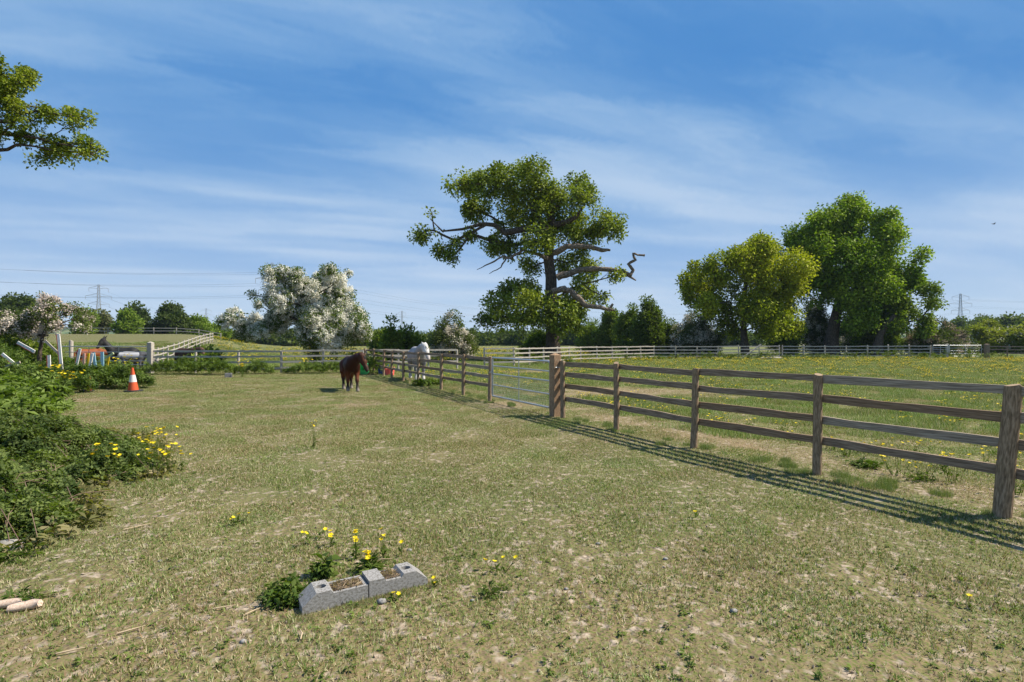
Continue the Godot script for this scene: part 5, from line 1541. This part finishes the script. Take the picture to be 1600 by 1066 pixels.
# smooth union of tapered capsules, meshed as surface nets; bones: [a, b, ra, rb, colour]
func body_mesh(bones: Array, cell: float, k: float) -> ArrayMesh:
	var lo := Vector3(1e9, 1e9, 1e9); var hi := -lo
	for b in bones:
		var r: float = maxf(b[2], b[3]) + k * 3.0
		lo = lo.min(b[0] - Vector3(r, r, r)).min(b[1] - Vector3(r, r, r))
		hi = hi.max(b[0] + Vector3(r, r, r)).max(b[1] + Vector3(r, r, r))
	lo -= Vector3.ONE * cell * 2; hi += Vector3.ONE * cell * 2
	var nx := int((hi.x - lo.x) / cell) + 1; var ny := int((hi.y - lo.y) / cell) + 1; var nz := int((hi.z - lo.z) / cell) + 1
	var f := PackedFloat32Array(); f.resize(nx * ny * nz)
	var cr := PackedFloat32Array(); cr.resize(f.size())
	var cg := PackedFloat32Array(); cg.resize(f.size())
	var cb := PackedFloat32Array(); cb.resize(f.size())
	for bn in bones:
		var a: Vector3 = bn[0]; var b: Vector3 = bn[1]; var ra: float = bn[2]; var rb: float = bn[3]; var col: Color = bn[4]
		var r := maxf(ra, rb) + k * 4.0
		var p0 := (a.min(b) - Vector3(r, r, r) - lo) / cell; var p1 := (a.max(b) + Vector3(r, r, r) - lo) / cell
		var ab := b - a; var l2 := maxf(ab.length_squared(), 1e-8)
		for z in range(maxi(int(p0.z), 0), mini(int(p1.z) + 2, nz)):
			for y in range(maxi(int(p0.y), 0), mini(int(p1.y) + 2, ny)):
				for x in range(maxi(int(p0.x), 0), mini(int(p1.x) + 2, nx)):
					var p := lo + Vector3(x, y, z) * cell
					var t := clampf((p - a).dot(ab) / l2, 0.0, 1.0)
					var dd := p.distance_to(a + ab * t) - lerpf(ra, rb, t)
					if dd > k * 4.0: continue
					var w := exp(-dd / k)
					var i := (z * ny + y) * nx + x
					f[i] += w; cr[i] += w * col.r; cg[i] += w * col.g; cb[i] += w * col.b
	var mb := MB.new()
	var ids := PackedInt32Array(); ids.resize(f.size()); ids.fill(-1)
	for z in nz - 1:
		for y in ny - 1:
			for x in nx - 1:
				var i := (z * ny + y) * nx + x
				var n_in := 0; var sum := Vector3.ZERO; var cnt := 0; var g := Vector3.ZERO
				var val := []
				var wr := 0.0; var wg := 0.0; var wb := 0.0; var ws := 0.0
				for c in 8:
					var j := i + (c & 1) + ((c >> 1) & 1) * nx + (c >> 2) * nx * ny
					var q := f[j]
					if q > 1.0: n_in += 1
					val.append(q)
				if n_in == 0 or n_in == 8: continue
				for c in 8:
					var j := i + (c & 1) + ((c >> 1) & 1) * nx + (c >> 2) * nx * ny
					val[c] = -k * log(maxf(val[c], 1e-3))
					g += Vector3(-1.0 if (c & 1) == 0 else 1.0, -1.0 if ((c >> 1) & 1) == 0 else 1.0, -1.0 if (c >> 2) == 0 else 1.0) * val[c]
					wr += cr[j] / maxf(f[j], 1e-6) if f[j] > 0.0 else 0.0
					wg += cg[j] / maxf(f[j], 1e-6) if f[j] > 0.0 else 0.0
					wb += cb[j] / maxf(f[j], 1e-6) if f[j] > 0.0 else 0.0
					ws += 1.0 if f[j] > 0.0 else 0.0
				for c in 8:
					for ax in 3:
						var o := c | (1 << ax)
						if o == c: continue
						var v0: float = val[c]; var v1: float = val[o]
						if (v0 < 0.0) == (v1 < 0.0): continue
						var t := v0 / (v0 - v1)
						var p := Vector3(c & 1, (c >> 1) & 1, c >> 2)
						p[ax] += t
						sum += p; cnt += 1
				if cnt == 0: continue
				mb.col = Color(wr / ws, wg / ws, wb / ws)
				ids[i] = mb.vert(lo + (Vector3(x, y, z) + sum / cnt) * cell, g.normalized())
	var st := [1, nx, nx * ny]
	for z in range(1, nz - 1):
		for y in range(1, ny - 1):
			for x in range(1, nx - 1):
				var i := (z * ny + y) * nx + x
				for ax in 3:
					if (f[i] > 1.0) == (f[i + st[ax]] > 1.0): continue
					var u: int = st[(ax + 1) % 3]; var w: int = st[(ax + 2) % 3]
					var q := [ids[i], ids[i - u], ids[i - u - w], ids[i - w]]
					if q.min() < 0: continue
					mb.quad(q[0], q[1], q[2], q[3])
	return mb.mesh()


# a horse with withers at 1 m facing +X; pose: poll and muzzle points, leg swing; colours: body, legs, mane, muzzle, hoof, face
func horse(called: String, label: String, at: Vector3, facing: Vector3, scale_: float, pose: Dictionary, c: Dictionary, cell := 0.022) -> Node3D:
	var t := thing(called, at, label, "horse")
	var body: Color = c.body; var dark: Color = c.legs; var face: Color = c.get("face", body); var hoof: Color = c.get("hoof", Color(0.1, 0.085, 0.07)); var rump: Color = c.get("rump", body); var belly: Color = c.get("belly", body)
	var poll: Vector3 = pose.get("poll", Vector3(0.83, 1.14, 0)); var muz: Vector3 = pose.get("muzzle", Vector3(1.09, 0.86, 0))
	var nb := Vector3(0.42, 0.83, 0); var mid := nb.lerp(poll, 0.5) + Vector3(0.03, 0.025, 0)
	var hd := (muz - poll).normalized()
	var side := hd.cross(Vector3.UP).normalized() if absf(hd.y) < 0.98 else Vector3(0, 0, 1)
	var fwd := side.cross(hd).normalized()
	if fwd.dot(poll - nb) < 0: fwd = -fwd
	var bones := [
		[Vector3(0.32, 0.72, 0), Vector3(0.0, 0.7, 0), 0.205, 0.215, body], [Vector3(0.0, 0.7, 0), Vector3(-0.36, 0.745, 0), 0.215, 0.2, body],
		[Vector3(0.3, 0.9, 0), Vector3(0.16, 0.92, 0), 0.085, 0.075, body], [Vector3(0.16, 0.88, 0), Vector3(-0.3, 0.87, 0), 0.095, 0.11, body], [Vector3(-0.36, 0.82, 0), Vector3(-0.46, 0.8, 0), 0.165, 0.15, rump], [Vector3(0.0, 0.62, 0), Vector3(0.25, 0.62, 0), 0.15, 0.14, belly],
		[nb, mid, 0.175, 0.125, body], [mid, poll, 0.125, 0.082, body], [Vector3(0.38, 0.68, 0), Vector3(0.44, 0.76, 0), 0.15, 0.14, body],
		[poll, poll.lerp(muz, 0.4) , 0.085, 0.08, face], [poll.lerp(muz, 0.4), poll.lerp(muz, 0.8), 0.07, 0.05, face], [poll.lerp(muz, 0.8), muz, 0.052, 0.05, c.get("muzzle", dark)], [poll.lerp(muz, 0.22) - fwd * 0.05, poll.lerp(muz, 0.5) - fwd * 0.035, 0.07, 0.05, body]]
	for b in bones.slice(0, 6):
		b[2] *= pose.get("slim", 1.0); b[3] *= pose.get("slim", 1.0)
	for s in [-1.0, 1.0]:
		bones.append([poll + side * s * 0.045 - hd * 0.02, poll + side * s * 0.07 - hd * 0.13 * pose.get("ears", 1.0) + fwd * 0.02, 0.03 * sqrt(pose.get("ears", 1.0)), 0.01 * pose.get("ears", 1.0), c.get("ear", dark)])
		var fs: float = pose.get("front", [0.0, 0.0])[0 if s < 0 else 1]; var hs: float = pose.get("hind", [0.0, 0.0])[0 if s < 0 else 1]
		bones.append_array([
			[Vector3(0.37, 0.7, s * 0.1), Vector3(0.33, 0.54, s * 0.125), 0.115, 0.075, body], [Vector3(0.33, 0.54, s * 0.125), Vector3(0.35 + fs * 0.55, 0.31, s * 0.115), 0.075, 0.043, c.get("forearm", body)],
			[Vector3(0.35 + fs * 0.55, 0.31, s * 0.115), Vector3(0.345 + fs, 0.1, s * 0.115), 0.04, 0.03, dark], [Vector3(0.345 + fs, 0.1, s * 0.115), Vector3(0.375 + fs, 0.05, s * 0.115), 0.034, 0.034, c.get("sock", dark)], [Vector3(0.375 + fs, 0.045, s * 0.115), Vector3(0.39 + fs, 0.022, s * 0.115), 0.037, 0.044, hoof],
			[Vector3(-0.4, 0.72, s * 0.1), Vector3(-0.31, 0.54, s * 0.14), 0.14, 0.088, rump], [Vector3(-0.31, 0.54, s * 0.14), Vector3(-0.49 + hs * 0.6, 0.36, s * 0.125), 0.085, 0.047, c.get("forearm", body)],
			[Vector3(-0.49 + hs * 0.6, 0.36, s * 0.125), Vector3(-0.45 + hs, 0.11, s * 0.12), 0.044, 0.032, dark], [Vector3(-0.45 + hs, 0.11, s * 0.12), Vector3(-0.42 + hs, 0.05, s * 0.12), 0.036, 0.034, c.get("sock", dark)], [Vector3(-0.42 + hs, 0.045, s * 0.12), Vector3(-0.405 + hs, 0.022, s * 0.12), 0.037, 0.044, hoof]])
	if c.has("blaze"):
		bones.append([poll.lerp(muz, 0.12) + fwd * 0.035, poll.lerp(muz, 0.75) + fwd * 0.02, 0.052, 0.036, c.blaze])
	var b := Basis(facing.normalized(), Vector3.UP, facing.normalized().cross(Vector3.UP)).scaled(Vector3.ONE * scale_)
	t.transform = Transform3D(b, at)
	part(t, "body", body_mesh(bones, cell, 0.02), M.coat)
	var mb := MB.new()
	mb.col = c.mane
	# mane: locks down one side of the crest and a forelock
	for i in 26:
		var q := i / 25.0
		var p := (nb + Vector3(-0.08, 0.13, 0)).lerp(mid + Vector3(-0.05, 0.12, 0), minf(q * 2.0, 1.0)).lerp(poll + Vector3(-0.03, 0.08, 0), maxf(q * 2.0 - 1.0, 0.0))
		var drop := rng.randf_range(0.1, 0.19)
		for s in [-1.0, 1.0]:
			if s < 0 and rng.randf() < 0.5: continue
			mb.tube([p, p + Vector3(0, -drop * 0.4, s * 0.075), p + Vector3(rng.randf_range(-0.03, 0.03), -drop, s * 0.1)], [0.018, 0.015, 0.004], 4, false)
	for i in 5:
		mb.tube([poll + fwd * 0.03 - hd * 0.05, poll + hd * 0.06 + fwd * 0.09 + side * rng.randf_range(-0.03, 0.03), poll + hd * 0.16 + fwd * 0.085 + side * rng.randf_range(-0.04, 0.04)], [0.02, 0.018, 0.004], 4, false)
	part(t, "mane", mb.mesh(), M.coat)
	mb = MB.new(); mb.col = c.get("tail", c.mane)
	for i in 14:
		var o := Vector3(0, 0, rng.randf_range(-0.03, 0.03))
		mb.tube([Vector3(-0.58, 0.86, 0), Vector3(-0.66, 0.78, 0) + o * 0.5, Vector3(-0.68 + rng.randf_range(-0.03, 0.03), 0.55, 0) + o, Vector3(-0.65 + rng.randf_range(-0.05, 0.05), rng.randf_range(0.22, 0.35), 0) + o * 1.5], [0.03, 0.03, 0.022, 0.004], 4, false)
	part(t, "tail", mb.mesh(), M.coat)
	for s in [-1.0, 1.0]:
		mb = MB.new(); mb.col = Color(0.012, 0.01, 0.009)
		var e: Vector3 = poll.lerp(muz, 0.3) + side * s * 0.072 + fwd * 0.03
		mb.tube([e - hd * 0.012, e, e + hd * 0.012], [0.006, 0.016, 0.006], 6)
		part(t, "eye", mb.mesh(), M.coat)
	return t


func rug(t: Node3D, col: Color) -> void:      # a fitted turnout rug over back and flanks
	var mb := MB.new()
	mb.col = col
	var rings := 11; var seg := 14
	for j in rings:
		var x := lerpf(-0.6, 0.42, j / (rings - 1.0))
		var cy: float = lerpf(0.78, 0.74, j / (rings - 1.0)); var r: float = 0.235 - 0.09 * pow(absf(x + 0.08) / 0.55, 4.0)
		for i in seg + 1:
			var a := lerpf(-0.75, PI + 0.75, float(i) / seg)
			var p := Vector3(x, cy + sin(a) * r * 1.02, cos(a) * r)
			mb.vert(p, Vector3(0, sin(a), cos(a)))
	for j in rings - 1:
		for i in seg:
			var q := j * (seg + 1) + i
			mb.quad(q, q + 1, q + seg + 2, q + seg + 1)
	part(t, "rug", mb.mesh(), M.coat)


func build_animals() -> void:
	var bay := {"body": Color(0.034, 0.011, 0.007), "rump": Color(0.055, 0.016, 0.01), "belly": Color(0.03, 0.011, 0.007), "legs": Color(0.022, 0.015, 0.013), "forearm": Color(0.12, 0.035, 0.014), "mane": Color(0.014, 0.011, 0.01), "muzzle": Color(0.03, 0.02, 0.018), "face": Color(0.06, 0.02, 0.011), "hoof": Color(0.32, 0.28, 0.24)}
	horse("brown_pony", "reddish brown bay pony with black legs and lowered head in the open paddock", G(547, 17.4), Vector3(0.45, 0, 0.89), 1.14, {"poll": Vector3(0.81, 0.99, -0.16), "muzzle": Vector3(0.96, 0.61, -0.28), "front": [0.14, -0.05], "hind": [-0.05, 0.1], "slim": 0.8}, bay)
	var grey := {"body": Color(0.29, 0.29, 0.31), "rump": Color(0.27, 0.27, 0.29), "belly": Color(0.29, 0.29, 0.31), "legs": Color(0.3, 0.3, 0.3), "forearm": Color(0.12, 0.12, 0.13), "mane": Color(0.4, 0.4, 0.38), "muzzle": Color(0.4, 0.36, 0.35), "face": Color(0.58, 0.57, 0.56), "ear": Color(0.5, 0.5, 0.48), "hoof": Color(0.3, 0.28, 0.24), "sock": Color(0.6, 0.6, 0.58)}
	horse("grey_horse", "pale grey horse with whiter face standing behind the rail fence", G(652, 22.4), Vector3(0.36, 0, 0.93), 1.4, {"poll": Vector3(0.84, 1.0, -0.04), "muzzle": Vector3(1.02, 0.64, -0.12), "front": [-0.03, 0.08], "hind": [0.05, -0.06], "slim": 0.9}, grey)
	var black := {"body": Color(0.022, 0.02, 0.022), "legs": Color(0.015, 0.014, 0.014), "mane": Color(0.01, 0.01, 0.01), "face": Color(0.022, 0.02, 0.022)}
	horse("black_horse", "black horse with pricked ears looking over the metal bar gate", G(192, 30.2), Vector3(-0.95, 0, 0.3), 1.26, {"poll": Vector3(0.74, 1.3, -0.05), "muzzle": Vector3(0.88, 0.97, -0.24), "ears": 1.9}, black, 0.03)
	var pony := horse("rugged_pony", "small dark pony in a pale grey rug pressed up to the metal bar gate", G(208, 28.0), Vector3(0.92, 0, -0.2), 1.06, {"poll": Vector3(0.8, 0.8, 0), "muzzle": Vector3(1.02, 0.5, 0)}, {"body": Color(0.1, 0.1, 0.11), "legs": Color(0.04, 0.04, 0.045), "mane": Color(0.12, 0.12, 0.12)}, 0.03)
	rug(pony, Color(0.42, 0.42, 0.45))
	horse("chestnut_pony", "chestnut pony behind the painted boards and the metal bar gate", G(141, 31.0), Vector3(0.5, 0, -0.85), 1.15, {"poll": Vector3(0.82, 0.7, 0), "muzzle": Vector3(1.0, 0.35, 0)}, {"body": Color(0.2, 0.055, 0.018), "legs": Color(0.16, 0.05, 0.02), "mane": Color(0.22, 0.07, 0.025)}, 0.03)
	horse("bay_pony", "dark bay pony half hidden behind the weathered back fence", G(292, 29.3), Vector3(0.93, 0, 0.3), 1.24, {"poll": Vector3(0.84, 0.92, 0), "muzzle": Vector3(1.05, 0.6, 0.05)}, {"body": Color(0.05, 0.025, 0.017), "legs": Color(0.018, 0.014, 0.013), "mane": Color(0.014, 0.011, 0.01), "face": Color(0.1, 0.06, 0.04)}, 0.03)
	stage("animals")


func _ready() -> void:
	t0 = Time.get_ticks_msec()
	rng.seed = 20240517
	# camera
	var cam := Camera3D.new()
	cam.name = "camera"
	cam.fov = rad_to_deg(2.0 * atan(533.0 / F))
	cam.near = 0.05
	cam.far = 9000.0
	cam.position = Vector3(0, 1.6, 0)
	add_child(cam)
	cam.current = true
	# sky, exposure
	var exposure := 1.7
	var env := Environment.new()
	env.background_mode = Environment.BG_SKY
	env.sky = make_sky()
	env.background_energy_multiplier = 1.0 / exposure
	env.tonemap_mode = Environment.TONE_MAPPER_LINEAR
	env.tonemap_exposure = exposure
	env.fog_enabled = true
	env.fog_density = 0.00015
	env.fog_light_color = Color(0.72, 0.82, 0.93)
	env.sdfgi_enabled = true
	env.ssao_enabled = true
	env.ssil_enabled = true
	var we := WorldEnvironment.new()
	we.name = "environment"
	we.environment = env
	add_child(we)
	# sun: high, from the right and a little ahead
	var sun := DirectionalLight3D.new()
	sun.name = "sun"
	sun.light_energy = 1.6
	sun.light_color = Color(1.0, 0.955, 0.88)
	sun.light_angular_distance = 0.53
	sun.shadow_enabled = true
	add_child(sun)
	sun.look_at_from_position(Vector3(0.64, 0.766, -0.06), Vector3.ZERO)
	sun.position = Vector3.ZERO

	n_low.seed = 2; n_low.frequency = 0.12
	n_mid.seed = 9; n_mid.frequency = 0.35; n_mid.fractal_octaves = 4
	n_gap.seed = 4; n_gap.frequency = 0.55; n_gap.fractal_octaves = 2
	materials()
	stage("sky and materials")
	build_ground()
	stage("ground")
	build_fences()
	build_trees()
	build_plants()
	build_small()
	build_animals()
	build_grass()
	stage("grass")
